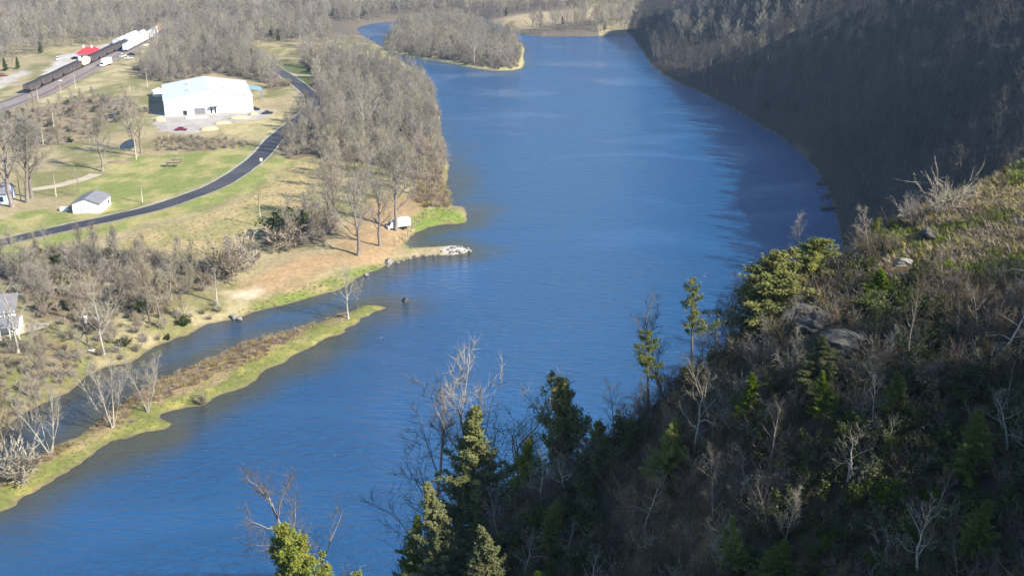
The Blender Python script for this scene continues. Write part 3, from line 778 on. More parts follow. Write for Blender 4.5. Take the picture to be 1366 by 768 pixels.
B = Buf(); B.quadbox((0-.08,D/2,H0-.25),(.2,D,.22)); part('gutter', B, M['silver'], t); B = Buf(); B.quadbox((W+.08,D/2,H0-.25),(.2,D,.22)); part('gutter', B, M['silver'], t)
for vx in (W*.3,W*.7):
    for vy in (12,28):
        B = Buf(); B.tube([(vx,vy,H0+1.6),(vx,vy,H0+2.7)],[.45,.45],10); B.tube([(vx,vy,H0+2.7),(vx,vy,H0+3.0)],[.7,.5],10); part('roof_vent', B, M['silver'], t)
B = Buf(); gable(B, 0,W,0,D,H0+.01,3.0,.35); part('roof', B, M['metalroof'], t)
for i in range(24):
    pass
B = Buf()
for i in range(1, 20):
    x = W*i/20
    zr = H0+3.0*(1-abs(x-W/2)/(W/2))
    B.quadbox((x, D/2, zr+.19), (.1, D+.4, .06))
part('roof_seam', B, M['metalroof'], t)
B = Buf(); B.quadbox((W*.155*1+2.6,-.06,0), (1.6,.1,2.0)); part('window', B, M['glass'], t)
B = Buf(); B.quadbox((14.6,-.08,-.2), (4.6,.12,3.0)); o = part('loading_door', B, M['shingle'], t); o['label'] = 'dark grey roll-up loading door'
B = Buf(); B.quadbox((19.4,-.08,0), (.7,.12,2.6)); B.quadbox((21.0,-.08,0),(.7,.12,2.6)); part('entrance_door', B, M['glass'], t)
B = Buf(); B.quadbox((20.2,-.85,2.9),(3.4,1.7,.25)); part('awning', B, M['black'], t)
B = Buf(); B.quadbox((20.2,-.8,-.2),(3.6,1.9,.35)); B.quadbox((22.3,-1.3,-.2),(1.6,.9,.2)); part('doorstep', B, M['white'], t)
B = Buf(); B.quadbox((W/2,-.04,-.3),(W+.1,.06,.5)); part('skirting', B, M['cream'], t)
B = Buf()
n = len(B.v); xe = W-.2
B.v += [(W+.4,20,H0-.1),(W+6.2,20,5.3),(W+6.2,31,5.3),(W+.4,31,H0-.1)]; B.v += [(a,b,cc+.2) for a,b,cc in B.v[n:n+4]]
for f in ((0,1,2,3),(7,6,5,4),(0,4,5,1),(1,5,6,2),(2,6,7,3),(3,7,4,0)): B.face(*[n+q for q in f])
part('side_canopy', B, M['teal'], t)
for yy in (20.5,25.5,30.5):
    B = Buf(); B.quadbox((W+5.9,yy,-.5),(.3,.3,5.6)); part('canopy_post', B, M['shingle'], t)
# small white outbuilding left
t = thing('outbuilding', 'small white shed end and propane tank behind warehouse left corner', 'shed', G(213,128), .5)
part('wall', walls(-3,3,-2,2,2.4,1.), M['white'], t); B = Buf(); gable(B,-3,3,-2,2,2.41,1.,.2); part('roof', B, M['white'], t)
# garage beside the road
zs = 3.9
a = plane(97,282,zs); b = plane(134,281.5,zs)
W = math.dist(a,b); D = 10.0
t = thing('garage', 'small white garage with grey shingle roof on the lawn above the road', 'garage', (a[0],a[1],hz(*a)-.1), math.atan2(b[1]-a[1], b[0]-a[0])-.03)
part('wall', walls(0,W,0,D,3.1,1.5), M['white'], t)
B = Buf(); gable(B,0,W,0,D,3.11,1.5,.35); part('roof', B, M['shingle'], t)
B = Buf(); B.quadbox((W*.47,-.05,3.5),(1.3,.06,.5)); part('gable_vent', B, M['white'], t)
B = Buf(); B.quadbox((W*.5,-.05,-.2),(3.4,.07,2.5)); part('garage_door', B, M['silver'], t)
B = Buf(); B.quadbox((W+.02,D*.8,1.0),(.08,1.0,1.1)); part('window', B, M['glass'], t)
t = thing('storage_box', 'low white storage box left of the white garage', 'storage box', G(86,281), .02)
B = Buf(); B.quadbox((0,0,-.1),(2.3,1.4,1.1)); part('body', B, M['white'], t, .05)
B = Buf(); B.quadbox((0,0,1.02),(2.45,1.55,.12)); part('lid', B, M['silver'], t)
# riverside house, lower left edge
g = G(30,447)
t = thing('riverside_house', 'two-storey white house with grey roofs and open porch on pale patio', 'house', (g[0],g[1],g[2]-.2), R(12))
part('wall', walls(-13,-3.2,.5,10,5.6,2.4,'x'), M['white'], t)
B = Buf(); gable(B,-13,-1.2,.5,10,5.65,2.4,.5,.2,'x'); part('roof', B, M['shingle'], t)
B = Buf(); n = len(B.v); B.v += [(-13,-2.6,3.0),(0,-2.6,3.0),(0,.6,4.5),(-13,.6,4.5)]; B.v += [(a,b,cc+.16) for a,b,cc in B.v[n:n+4]]
for f in ((0,1,2,3),(7,6,5,4),(0,4,5,1),(1,5,6,2),(2,6,7,3),(3,7,4,0)): B.face(*[n+q for q in f])
part('porch_roof', B, M['shingle'], t)
for i, x in enumerate((-6.2,-3.9,-1.9,-.15)):
    B = Buf(); B.quadbox((x,-2.3,-.3),(.22,.22,3.4)); part('porch_post', B, M['white'], t)
for x in (-1.0,-2.0,-3.0):
    B = Buf(); B.quadbox((x,.2,4.6),(.18,.18,1.3)); part('balcony_post', B, M['white'], t)
B = Buf(); B.quadbox((-1.0,3.0,-.3),(.15,6.6,2.9)); B.quadbox((-2.0,-.2,1.2),(2.6,.12,1.0)); part('porch_panel', B, M['white'], t)
for x in (-11,-8.5,-6):
    B = Buf(); B.quadbox((x,.47,1.0),(1.1,.1,1.5)); f = part('window', B, M['glass'], t)
    B = Buf(); B.quadbox((x,.46,.9),(1.3,.06,.1)); part('sill', B, M['white'], f)
B = Buf(); gx, gy, gz = g
g2 = [G(px,py) for px,py in [(-40,462),(-40,440),(20,432),(70,433),(62,440),(34,447),(10,452)]]
zc = max(q[2] for q in g2)+.1
B.poly([(q[0],q[1],zc) for q in g2]); kind(link('patio', B.mesh('patio',[M['sandy']])), 'structure')
# blue-white house at left edge
g = G(10,272)
t = thing('cottage', 'pale blue cottage with dark roof half hidden by trees', 'house', (g[0],g[1],g[2]-.1), R(8))
part('wall', walls(-11,0,0,8,3.6,2.2,'x'), M['blue'], t)
B = Buf(); gable(B,-11,0,0,8,3.61,2.2,.5,.2,'x'); part('roof', B, M['shingle'], t)
for x in (-1.6,-3.8,-6.2,-8.8):
    B = Buf(); B.quadbox((x,-.05,.9),(1.1,.1,1.5)); part('window', B, M['glass'], t)
B = Buf(); B.quadbox((-5,-.05,0),(1.0,.09,2.1)); part('door', B, M['white'], t)
B = Buf(); B.quadbox((-2.4,3.2,4.6),(.7,.7,1.6)); part('chimney', B, M['brick'], t)
# depot with red hip roof
g = G(119,80)
t = thing('depot', 'small white railway depot with bright red hip roof behind the train', 'depot', (g[0],g[1],g[2]-.1), R(6))
B = Buf(); B.quadbox((0,4.5,-.5),(12,8.5,3.9)); part('wall', B, M['white'], t)
B = Buf(); n = 0
B.v += [(-7.2,-.9,3.4),(7.2,-.9,3.4),(7.2,9.9,3.4),(-7.2,9.9,3.4),(-2.6,4.5,6.8),(2.6,4.5,6.8)]
for f in ((0,1,5,4),(1,2,5),(2,3,4,5),(3,0,4),(3,2,1,0)): B.face(*f)
rf = part('roof', B, M['redroof'], t)
for x in (-3.2,1.2):
    B = Buf(); B.quadbox((x,4.0,4.8),(.8,.8,3.0)); part('chimney', B, M['white'], rf)
for x in (-3.8,-.6,2.6):
    B = Buf(); B.quadbox((x,.21,.9),(1.0,.1,1.6)); part('window', B, M['glass'], t)
B = Buf(); B.quadbox((4.6,.21,0),(1.0,.1,2.2)); part('door', B, M['glass'], t)
# long white-roofed shed by the track
a = G(156,60); 
t = thing('freight_shed', 'long pale shed with white roof behind the hopper train', 'shed', (a[0],a[1],a[2]-.2), math.atan2(trackA[-30][1]-trackA[-60][1], trackA[-30][0]-trackA[-60][0])-R(90))
part('wall', walls(-2.4,2.4,0,42,2.8,.9), M['silver'], t); B = Buf(); gable(B,-2.4,2.4,0,42,2.82,.9,.3); part('roof', B, M['white'], t)

# ------------------------------------------------------------------ rolling stock
def arclen(p): return np.concatenate([[0], np.cumsum(np.linalg.norm(np.diff(p, axis=0), axis=1))])
def along(pth, s):
    a = arclen(pth); x = np.interp(s, a, pth[:,0]); y = np.interp(s, a, pth[:,1])
    x2 = np.interp(s+1, a, pth[:,0]); y2 = np.interp(s+1, a, pth[:,1])
    return x, y, math.atan2(y2-y, x2-x)
def nearest_s(pth, px, py):
    w = np.array(plane(px, py, 4.2)); return arclen(pth)[int(np.argmin(np.linalg.norm(pth-w, axis=1)))]
def bogies(t, L):
    for s in (-1,1):
        B = Buf(); B.quadbox((s*L*.36,0,.35),(2.6,2.2,.35))
        for q in (-.85,.85):
            for y in (-.75,.75): B.tube([(s*L*.36+q,y-.08,.45),(s*L*.36+q,y+.08,.45)],[.45,.45],12)
        part('bogie', B, M['black'], t)
def hopper(L, m, load=True):
    t = thing('hopper_car', '', 'hopper car', (0,0,0))
    B = Buf(); w = 1.5
    B.prism([(-L*.5,1.9),(-L*.33,.9),(L*.33,.9),(L*.5,1.9),(L*.5,3.9),(-L*.5,3.9)], -w, w)
    part('body', B, M[m], t)
    B = Buf()
    for i in range(9):
        x = -L*.47+L*.94*i/8
        for s in (-1,1): B.quadbox((x,s*(w+.05),1.9),(.14,.12,2.05))
    for s in (-1,1): B.quadbox((0,s*(w+.06),3.82),(L,.16,.16))
    part('side_rib', B, M[m], t)
    B = Buf(); 
    for k in range(4):
        x = -L*.36+L*.24*k
        n = len(B.v)
        for i in range(12): B.v.append((x+math.cos(i*math.pi/6)*L*.12, math.sin(i*math.pi/6)*1.25, 3.88))
        B.v.append((x,0,4.75))
        for i in range(12): B.face(n+i, n+(i+1) % 12, n+12)
    part('load', B, M['coal'] if m == 'hopper' else M[m], t)
    bogies(t, L); return t
def boxcar(L, m, hh=3.6, nm='boxcar', roof='white'):
    t = thing(nm, '', 'boxcar', (0,0,0))
    B = Buf(); B.quadbox((0,0,.95),(L,3.0,hh-.2))
    for q in (-.4,-.2,.2,.4):
        for s in (-1,1): B.quadbox((q*L*1.15,s*1.51,1.0),(.1,.11,hh-.3))
    part('body', B, M[m], t)
    B = Buf(); B.prism([(-1.55,hh+.75),(1.55,hh+.75),(1.1,hh+1.05),(0,hh+1.2),(-1.1,hh+1.05)], -L/2-.05, L/2+.05, 'x'); part('roof', B, M[roof], t)
    for s in (-1,1):
        B = Buf(); B.quadbox((0,s*1.54,1.1),(2.6,.1,hh-.6)); part('sliding_door', B, M[m], t)
    bogies(t, L); return t
def copytree(o):
    r = o.copy(); COL.objects.link(r)
    for ch in o.children:
        c_ = ch.copy(); COL.objects.link(c_); c_.parent = r
        for g_ in ch.children:
            d_ = g_.copy(); COL.objects.link(d_); d_.parent = c_
    return r
def put(t, pth, s, label, group):
    x, y, a = along(pth, s); t.location = (x, y, hz(x,y)+.45); t.rotation_euler = (0,0,a); t['label'] = label; t['group'] = group
LH = 14.0
s0 = nearest_s(trackA, 50, 119); s1 = nearest_s(trackA, 166, 63)
nh = int((s1-s0)/(LH+1))
ph = hopper(LH, 'hopper'); pc = hopper(LH, 'cream')
used = {ph: False, pc: False}
grp = 'black hopper cars in the long train'
for i in range(nh+1):
    fr_ = i/max(nh,1)
    cream = .46 < fr_ < .60
    p_ = pc if cream else ph
    t = p_ if not used[p_] else copytree(p_); used[p_] = True
    if i == 0: lb = 'black hopper car at the near end of the long train'
    elif cream: lb = 'cream hopper car in the middle of the black train'
    elif fr_ >= .6: lb = 'black hopper car of the train between depot and pale freight shed'
    else: lb = 'black hopper car in the near run of the train before the cream ones'
    put(t, trackA, s0+i*(LH+1), lb, 'cream hopper cars mid train' if cream else grp)
pb = boxcar(14, 'silver', 3.4, 'boxcar', 'silver'); pw = boxcar(16, 'white', 3.8); po = boxcar(13, 'orange', 3.8, 'boxcar', 'orange')
sA = s0+(nh+1)*(LH+1)+1
put(pb, trackA, sA, 'grey boxcar coupled behind the last black hopper car', 'grey boxcars on the far track')
for k in (1,2):
    t = copytree(pb); put(t, trackA, sA+k*15, ['','second grey boxcar behind the black hopper train','third and farthest grey boxcar behind the hopper train'][k], 'grey boxcars on the far track')
sB = nearest_s(trackB, 172, 66)
t = copytree(pb); put(t, trackB, sB, 'silver boxcar at the near end of the short white train', 'short white train')
t = copytree(pb); put(t, trackB, sB+16, 'second silver boxcar, just before the white boxcars', 'short white train')
put(pw, trackB, sB+33, 'bright white boxcar following the silver boxcars', 'short white train')
t = copytree(pw); put(t, trackB, sB+51, 'middle one of the three bright white boxcars', 'short white train')
t = copytree(pw); put(t, trackB, sB+69, 'white boxcar next to the tan orange boxcar', 'short white train')
put(po, trackB, sB+86, 'tan orange boxcar at the far end of the white train', 'short white train')

# ------------------------------------------------------------------ road vehicles
def car(px, py, rz, m, label, kindname='parked_car', cat='car', L=4.6, suv=False, g=None):
    p = g or G(px, py); t = thing(kindname, label, cat, (p[0],p[1],p[2]), rz)
    h1, h2 = (.95,1.75) if suv else (.85,1.42)
    B = Buf(); B.prism([(-L/2,.35),(L/2,.35),(L/2,.75),(L*.46,h1-.08),(L*.24,h1),(-L*.46,h1),(-L/2,.8)], -.88, .88); part('body', B, M[m], t, .06)
    B = Buf(); r = -L*.46 if suv else -L*.34
    B.prism([(r,h1),(L*.22,h1),(L*.10,h2-.07),(r+ (.12 if suv else .55),h2-.07)], -.78, .78); part('windows', B, M['glass'], t, .03)
    B = Buf(); B.prism([(r+(.1 if suv else .5),h2-.08),(L*.105,h2-.08),(L*.08,h2),(r+(.2 if suv else .6),h2)], -.74, .74); part('roof', B, M[m], t, .03)
    for sx in (-.31,.31):
        for sy in (-1,1):
            B = Buf(); B.tube([(sx*L,sy*.92,.33),(sx*L,sy*.70,.33)],[.33,.33],14); part('wheel', B, M['tyre'], t)
    for sy in (-.6,.6):
        B = Buf(); B.quadbox((L/2+.01,sy,.62),(.06,.3,.14)); part('headlight', B, M['white'], t)
    return t
car(242,174,R(5),'redcar','dark red car parked on gravel lot below the warehouse', L=4.8)
car(340,147,R(0),'black','dark car parked at right front corner of the warehouse')
car(357,152,R(20),'black','dark car on the dry grass right of the warehouse')
car(78,80,R(100),'white','white van parked on the pale lot left of the depot','parked_van','van', L=5.2, suv=True)
car(101,79,R(10),'black','dark car parked against the left side of the red-roofed depot')
car(4,102,R(35),'redcar','dark red car on the dirt road at far left')
car(164,76,R(80),'white','white van right of the tracks beside the short white train','parked_van','van', L=5.2, suv=True)
car(172,79,R(10),'white','white car in front of the black car right of the tracks')
car(176,74,R(0),'black','black car behind the white car right of the tracks')
def boxtruck(px, py, rz, label, LB=7., hb=3.2):
    p = G(px,py); t = thing('box_truck', label, 'truck', p, rz)
    B = Buf(); B.quadbox((-.8,0,.9),(LB,2.4,hb)); part('cargo_box', B, M['white'], t, .05)
    B = Buf(); x = LB/2-.7; B.prism([(x,.5),(x+2.2,.5),(x+2.2,1.3),(x+1.7,1.45),(x+1.2,2.4),(x,2.4)],-1.1,1.1); cb = part('cab', B, M['white'], t, .06)
    B = Buf(); B.prism([(x+1.72,1.5),(x+1.76,1.5),(x+1.28,2.32),(x+1.24,2.32)],-1.0,1.0); part('windscreen', B, M['glass'], cb)
    B = Buf(); B.quadbox((0,0,.45),(LB+1.,1.2,.35)); part('chassis', B, M['black'], t)
    for sx in (-LB*.32, LB/2+.6):
        for sy in (-1,1):
            B = Buf(); B.tube([(sx,sy*1.15,.45),(sx,sy*.85,.45)],[.45,.45],14); part('wheel', B, M['tyre'], t)
    return t
boxtruck(142,88,math.atan2(1,.15)+math.pi,'white box truck standing alone right of the black hopper train', 7.5)
boxtruck(533,305,R(205),'white box truck parked by the riverbank posts under a tall bare tree', 4.6, 2.2)

# picnic table, trailers, mounds
def table(px, py, label, s=1, rz=0):
    t = thing('picnic_table', label, 'picnic table', G(px,py), rz, sc=s)
    B = Buf(); B.quadbox((0,0,.74),(2.4,.8,.07)); part('table_top', B, M['wood'], t)
    for y in (-.75,.75):
        B = Buf(); B.quadbox((0,y,.44),(2.4,.28,.06)); part('bench', B, M['wood'], t)
    for x in (-.8,.8):
        B = Buf(); B.tube([(x,-.75,-.05),(x,-.2,.74)],[.06,.06],4); B.tube([(x,.75,-.05),(x,.2,.74)],[.06,.06],4); B.quadbox((x,0,.36),(.08,1.6,.08)); part('leg', B, M['wood'], t)
table(230,222,'weathered long timber picnic table on the green lawn, front one', 2.1, .1)
table(236,217,'weathered timber picnic table behind the long one on the green lawn', 1.8, .1)
def mound(px, py, L, w, h, label, rz=0, m='hay', nm='straw_mound', cat='straw mound'):
    random.seed(px); B = Buf(); n = 14; rows = 6
    for j in range(rows+1):
        f = math.pi/2*j/rows
        for i in range(n):
            a = 2*math.pi*i/n; k = 1+random.uniform(-.1,.1)
            B.v.append((math.cos(a)*math.cos(f)**.7*L/2*k, math.sin(a)*math.cos(f)**.7*w/2*k, h*math.sin(f)-.15))
    for j in range(rows):
        for i in range(n): B.face(j*n+i, j*n+(i+1) % n, (j+1)*n+(i+1) % n, (j+1)*n+i)
    B.face(*[rows*n+i for i in range(n)])
    o = link(nm, B.mesh(nm, [M[m]], True)); p = G(px,py); o.location = p; o.rotation_euler = (0,0,rz)
    return tagm(o, label, cat)
mound(279,173,7.5,4.5,1.3,'pale straw-coloured mound nearest the red car on the lot edge',.3)
mound(297,165,7,3.5,1.2,'pale straw mound second from the red car along lot edge',.3)
mound(320,158,9,4,1.2,'long pale mound third along the lot edge',.2)
mound(338,153,4,3,1.3,'small pale mound near the black car at the warehouse corner',.2)
mound(213,161,5,3.4,1.7,'yellow straw heap left of the gravel lot',0)
mound(254,158,5,3,.9,'white tarp-covered heap left of the loading door',.1,'white','covered_heap','heap')
mound(270,157,5,2.2,.7,'low white heap right in front of the loading door',.1,'white','covered_heap','heap')
mound(196,61,7,3,1.2,'pale gravel heap beside the far railway track',.9,'sandy','gravel_heap','heap')
mound(160,217,9,3.2,.7,'brown leaf pile on the green lawn',0,'leafred','leaf_pile','leaf pile')

# poles
def pole(px, pyb, pyt, label, arm=False, group=None, m='polewood', r=.16, nm='utility_pole', cat='utility pole', lamp=False):
    x,y,z = G(px,pyb); h = top_h(x,y,z,pyt)
    t = thing(nm, label, cat, (x,y,z), random.uniform(-.3,.3), group)
    B = Buf(); B.tube([(0,0,-.3),(0,0,h)],[r*1.15,r*.85],8); part('post', B, M[m], t, smooth=True)
    if arm:
        B = Buf(); B.quadbox((0,0,h-.7),(2.0,.14,.16)); cr = part('crossarm', B, M[m], t)
        for q in (-.85,0,.85):
            B = Buf(); B.tube([(q,0,h-.54),(q,0,h-.34)],[.07,.05],6); part('insulator', B, M['white'], cr)
    if lamp:
        B = Buf(); B.quadbox((.5,0,h-.4),(1.3,.5,.4)); part('lamp_box', B, M['white'], t)
    return t
pole(190,270,243,'short pale pole on the lawn above the road bend')
pole(182,213,172,'tall pale pole between lawn and pond', True)
pole(101,119,91,'pale utility pole in front of the cream hopper cars', True)
pole(82,131,107,'utility pole with white lamp box near the tracks', lamp=True)
pole(51,134,114,'short pole at the near end of the hopper train')
pole(72,170,140,'pale utility pole left of the upper pond', True)
pole(58,193,166,'pale pole behind the left scrub')
pole(120,193,172,'thin pale pole among scrub left of the lower pond')
pole(75,262,228,'leaning pale pole beside the gravel drive')
pole(348,302,259,'weathered utility pole in the dry field below the road', True)
pole(197,117,91,'utility pole left of the warehouse in front of trees', True)
pole(173,121,110,'small pole left of the white outbuilding')
pole(163,50,38,'utility pole behind the freight shed', True)
pole(147,52,44,'short pole between depot and freight shed')
pole(132,56,48,'short pole behind the red-roofed depot')
pole(290,405,362,'slim wooden pole at the end of the pale path')
pole(28,268,232,'pale pole beside the cottage')
# road sign
x,y,z = G(349,221); t = thing('road_sign', 'white road sign on a post at the outer road bend', 'road sign', (x,y,z))
B = Buf(); B.tube([(0,0,-.3),(0,0,2.2)],[.07,.07],6); part('post', B, M['silver'], t)
B = Buf(); B.quadbox((0,-.08,1.7),(1.0,.05,1.0)); part('sign_plate', B, M['white'], t)
# bank posts
for i, (a, b) in enumerate([(527,328),(533,323),(538,319),(544,316),(549,310),(551,305),(557,300),(560,297),(566,292),(541,322),(554,303)]):
    x,y,z = G(a,b); h = random.uniform(1.5,2.1)
    B = Buf(); B.tube([(0,0,-.3),(random.uniform(-.15,.15),0,h)],[.17,.14],7)
    o = link('bank_post', B.mesh('bank_post',[M['wood']])); o.location = (x,y,z)
    tagm(o, 'weathered wooden post in the row along the riverbank', 'post', 'row of posts at the riverbank')
# small white things
for a,b,l in [(115,431,'small white marker box at the foot of the large thicket tree'),(372,160,'')][:1]:
    x,y,z = G(a,b); t = thing('marker_box', l, 'box', (x,y,z)); B = Buf(); B.quadbox((0,0,0),(.55,.55,1.6)); part('body', B, M['white'], t, .04); B = Buf(); B.quadbox((0,0,1.62),(.7,.7,.1)); part('lid', B, M['white'], t)
# rowing boat on low bank
x,y,z = G(129,470); t = thing('rowing_boat', 'small white rowing boat on the bank under leaning tree', 'boat', (x,y,z+.1), R(10))
B = Buf(); n = 9
for i in range(n+1):
    u = i/n*2-1; w = .62*(1-abs(u)**2.6)+.02; B.v += [(u*1.7,-w,.5+.12*u*u),(u*1.65,-w*.6,.02),(u*1.65,w*.6,.02),(u*1.7,w,.5+.12*u*u)]
for i in range(n):
    for k in range(3): B.face(i*4+k, (i+1)*4+k, (i+1)*4+k+1, i*4+k+1)
part('hull', B, M['white'], t)
B = Buf(); B.quadbox((0,0,.34),(.3,1.05,.05)); B.quadbox((.9,0,.36),(.3,.8,.05)); part('thwart', B, M['wood'], t)

# ------------------------------------------------------------------ rocks
def rockmesh(seed, m, flat=.6):
    import bmesh
    bm = bmesh.new(); bmesh.ops.create_icosphere(bm, subdivisions=3, radius=1)
    r_ = random.Random(seed); cuts = []
    for _ in range(14):
        n = Vector((r_.gauss(0,1), r_.gauss(0,1), r_.gauss(0,1))).normalized(); cuts.append((n, r_.uniform(.5,.85)))
    for v in bm.verts:
        for n, d in cuts:
            k = v.co.dot(n)
            if k > d: v.co -= n*(k-d)
        v.co.z *= flat
        k_ = 1+.10*math.sin(v.co.z*17+seed)+.06*math.sin(v.co.x*9+v.co.y*11+seed*2)
        v.co = Vector((v.co.x*k_+r_.gauss(0,.03), v.co.y*k_+r_.gauss(0,.03), v.co.z+r_.gauss(0,.025)))
    me = bpy.data.meshes.new('rock'); bm.to_mesh(me); bm.free(); me.materials.append(M[m]); return me
RK = [rockmesh(i, 'stone') for i in range(4)]; RD = [rockmesh(10+i, 'stone_dark', .8) for i in range(3)]
def rock(x, y, z, s, label, group=None, k=0, dark=False, sq=(1,1,1), nm='rock'):
    o = link(nm, (RD if dark else RK)[k % (3 if dark else 4)]); o.location = (x,y,z); o.scale = (s*sq[0],s*sq[1],s*sq[2]); o.rotation_euler = (random.uniform(-.2,.2),random.uniform(-.2,.2),random.uniform(0,6.28))
    return tagm(o, label, 'rock', group)
random.seed(5)
tip = [(600,338),(606,337),(611,336),(616,336),(620,335),(624,334),(628,334),(612,333),(617,332),(606,334),(596,339),(588,339),(578,339),(568,340),(556,342),(546,344),(537,346),(530,349),(522,351),(517,353),(600,335),(622,332),(590,337)]
for i,(a,b) in enumerate(tip):
    x,y = plane(a+random.uniform(-2,2), b+random.uniform(-.5,.5), .3)
    rock(x,y,max(hz(x,y),-.1)+.1, random.uniform(.4,.95), 'pale limestone rock edging the grassy spit', 'pale rocks edging the grassy spit', i)
for i,(a,b,s,l) in enumerate([(519,350,1.6,'large pale boulder at the root of the grassy spit'),(312,424,1.2,'pale boulder at the waterline below the green bank'),(320,426,.9,'smaller pale boulder right of its larger neighbour at the waterline'),
        (489,367,.8,'pale rock on the shore of the green bank')]):
    x,y,z = G(a,b); rock(x,y,max(z,0)+.2,s,l,None,i)
x,y = plane(540,401,0); rock(x,y,.05,1.15,'dark rock standing alone in the river off the island tip',None,0,True,(1.4,.8,.8))
for i,(a,b,s,l) in enumerate([(1097,245,3.2,'dark boulder at the shaded waterline, farthest of three'),(1101,263,3.4,'dark boulder at the shaded waterline, middle of three'),(1105,278,3.8,'dark boulder at the shaded waterline, nearest of three')]):
    x,y = plane(a,b,0); rock(x,y,.1,s*.7,l,None,i,True,(1.5,1,.5))
# hillside rocks
for i,(a,b,s,l,dk) in enumerate([(1205,352,.55,'pale broken limestone block on the hillside below the grassy brow',False),(1268,296,.34,'small white stone lying on the grassy brow',False),(1322,309,.28,'tiny white stone near the right end of the brow',False),
        (1362,297,.4,'pale stone at the right edge of the brow',False),(1092,436,1.15,'dark rocky outcrop in the brush of the slope',True),(1066,428,1.1,'dark outcrop block left of the rocky outcrop',True),(1128,466,1.2,'low dark ledge under the rocky outcrop',True),(1235,318,.8,'dark ledge just under the grassy brow',True),
        (1077,374,.35,'pale stone atop the dark outcrop',False),(1045,380,.3,'small pale stone beside the bright cedar',False),(1150,420,.5,'grey stone among rusty brush',False),(1330,465,.5,'grey stone in brush near right edge',False),(1080,585,.3,'small pale stone in the shaded brush',False)]):
    x,y,z = G(a,b); rock(x,y,z+s*.2,s,l,None,i,dk,(1.2,.9,1.0) if dk else (1.2,1,.8))

# ------------------------------------------------------------------ single trees on the left bank and the island
TC = [0]
def tree_at(kd, px, pyb, pyt, name, label, cat='tree', group=None, tilt=(0,0), sxy=1.0):
    x,y,z = G(px,pyb); h = max(top_h(x,y,z,pyt), .8); TC[0] += 1
    H = PROTO[kd][TC[0] % len(PROTO[kd])][2]
    return plant(kd, TC[0], x,y,z, h/H*1.02, random.uniform(0,6.28), name, label, cat, group, tilt, sxy)
L_ = [
 ('big',478,341,232,'bare_tree','tall bare tree standing nearest the dirt landing and its shadow'),
 ('big',507,328,235,'bare_tree','tall bare tree just left of the white box truck'),
 ('big',529,308,195,'bare_tree','tall pale-trunked bare tree rising right behind the white box truck'),
 ('tree',437,300,215,'bare_tree','slender bare tree at the left end of the dirt lot'),
 ('tree',425,307,250,'bare_tree','pale bare tree beside the dark evergreen bush'),
 ('tree',386,328,285,'bare_tree','small leaning bare tree left of the dirt lot'),
 ('tree',448,292,205,'bare_tree','bare tree behind the dirt lot next to the wood'),
 ('big',17,276,140,'bare_tree','massive twin-crowned bare tree in front of the cottage'),
 ('big',37,270,150,'bare_tree','tall bare tree right of the cottage'),
 ('big',43,264,158,'bare_tree','slim tall bare tree on the lawn right of the cottage'),
 ('big',137,229,150,'bare_tree','lone dark-trunked bare tree at the head of the lawn'),
 ('big',183,208,128,'bare_tree','left of the two tall bare trees by the lower pond'),
 ('big',189,204,135,'bare_tree','right of the two tall bare trees by the lower pond'),
 ('sapling',106,262,222,'bare_tree','small white-stemmed tree behind the white garage'),
 ('sapling',62,338,290,'bare_tree','thin bare tree on the road verge at left'),
 ('sycamore',140,473,368,'bare_tree','pale wide-crowned tree on the bank below the thicket'),
 ('tree',200,432,340,'bare_tree','bare tree with pale trunk in the thicket'),
 ('tree',229,400,340,'bare_tree','bare tree at the right edge of the thicket'),
 ('sapling',291,404,350,'bare_tree','thin bare tree at the left end of the green bank'),
 ('tree',214,425,352,'bare_tree','bare tree in the thicket right of the pale wide crown'),
 ('sycamore',25,470,375,'bare_tree','forked bare tree in front of the riverside house'),
 ('sapling',48,468,410,'bare_tree','small bare tree beside the patio'),
 ('clump',150,569,470,'bare_tree','large white multi-stemmed tree on the long island'),
 ('clump',197,549,470,'bare_tree','upright white multi-stemmed tree on the long island'),
 ('clump',68,605,510,'bare_tree','tall pale multi-stemmed tree near the island left end'),
 ('tree',10,608,500,'bare_tree','bare tree at the left edge behind the island'),
 ('sapling',43,560,480,'bare_tree','slim bare tree on the low bank at lower left'),
 ('sapling',30,590,520,'bare_tree','thin pale tree leaning over the back channel'),
 ('sycamore',465,425,352,'bare_tree','white-barked forked tree on the island tip'),
 ('sapling',478,412,372,'bare_tree','small white tree beside the forked one on the island tip'),
 ('shrub',300,370,325,'shrub','rounded grey shrub in the dry field above the pale path'),
 ('shrub',318,362,318,'shrub','brown shrub right of its neighbour in the dry field'),
 ('tree',310,375,322,'bare_tree','short wide bare tree above the pale path'),
 ('tree',336,357,312,'bare_tree','short bare tree on the field edge above the dirt landing'),
 ('sycamore',633,86,38,'bare_tree','white sycamore standing out on the wooded river island'),
 ('sycamore',527,72,45,'bare_tree','pale tree at the left end of the wooded river island'),
 ('sycamore',487,190,105,'bare_tree','white dead sycamore standing above the left bank wood'),
 ('shrub',30,640,590,'shrub','tangled grey shrub at the island left end'),
 ('shrub',270,540,524,'snag','dark driftwood snag at the island waterline'),
]
random.seed(11)
for kd,a,b,cc,nm,l in L_:
    tree_at(kd,a,b,cc,nm,l,'shrub' if nm in('shrub','snag') else 'tree')
tree_at('bushgreen',378,318,288,'evergreen_bush','dark evergreen bush at the left end of the dirt lot','bush',sxy=1.2)
tree_at('bushgreen',405,312,286,'evergreen_bush','dark green bush right of the evergreen one by the dirt lot','bush')
tree_at('shrub',95,452,436,'golden_shrub','golden dry shrub on the bank beside the patio','shrub')
tree_at('shrub',388,330,300,'shrub','brown shrub under the leaning bare tree by the field','shrub',sxy=1.6)

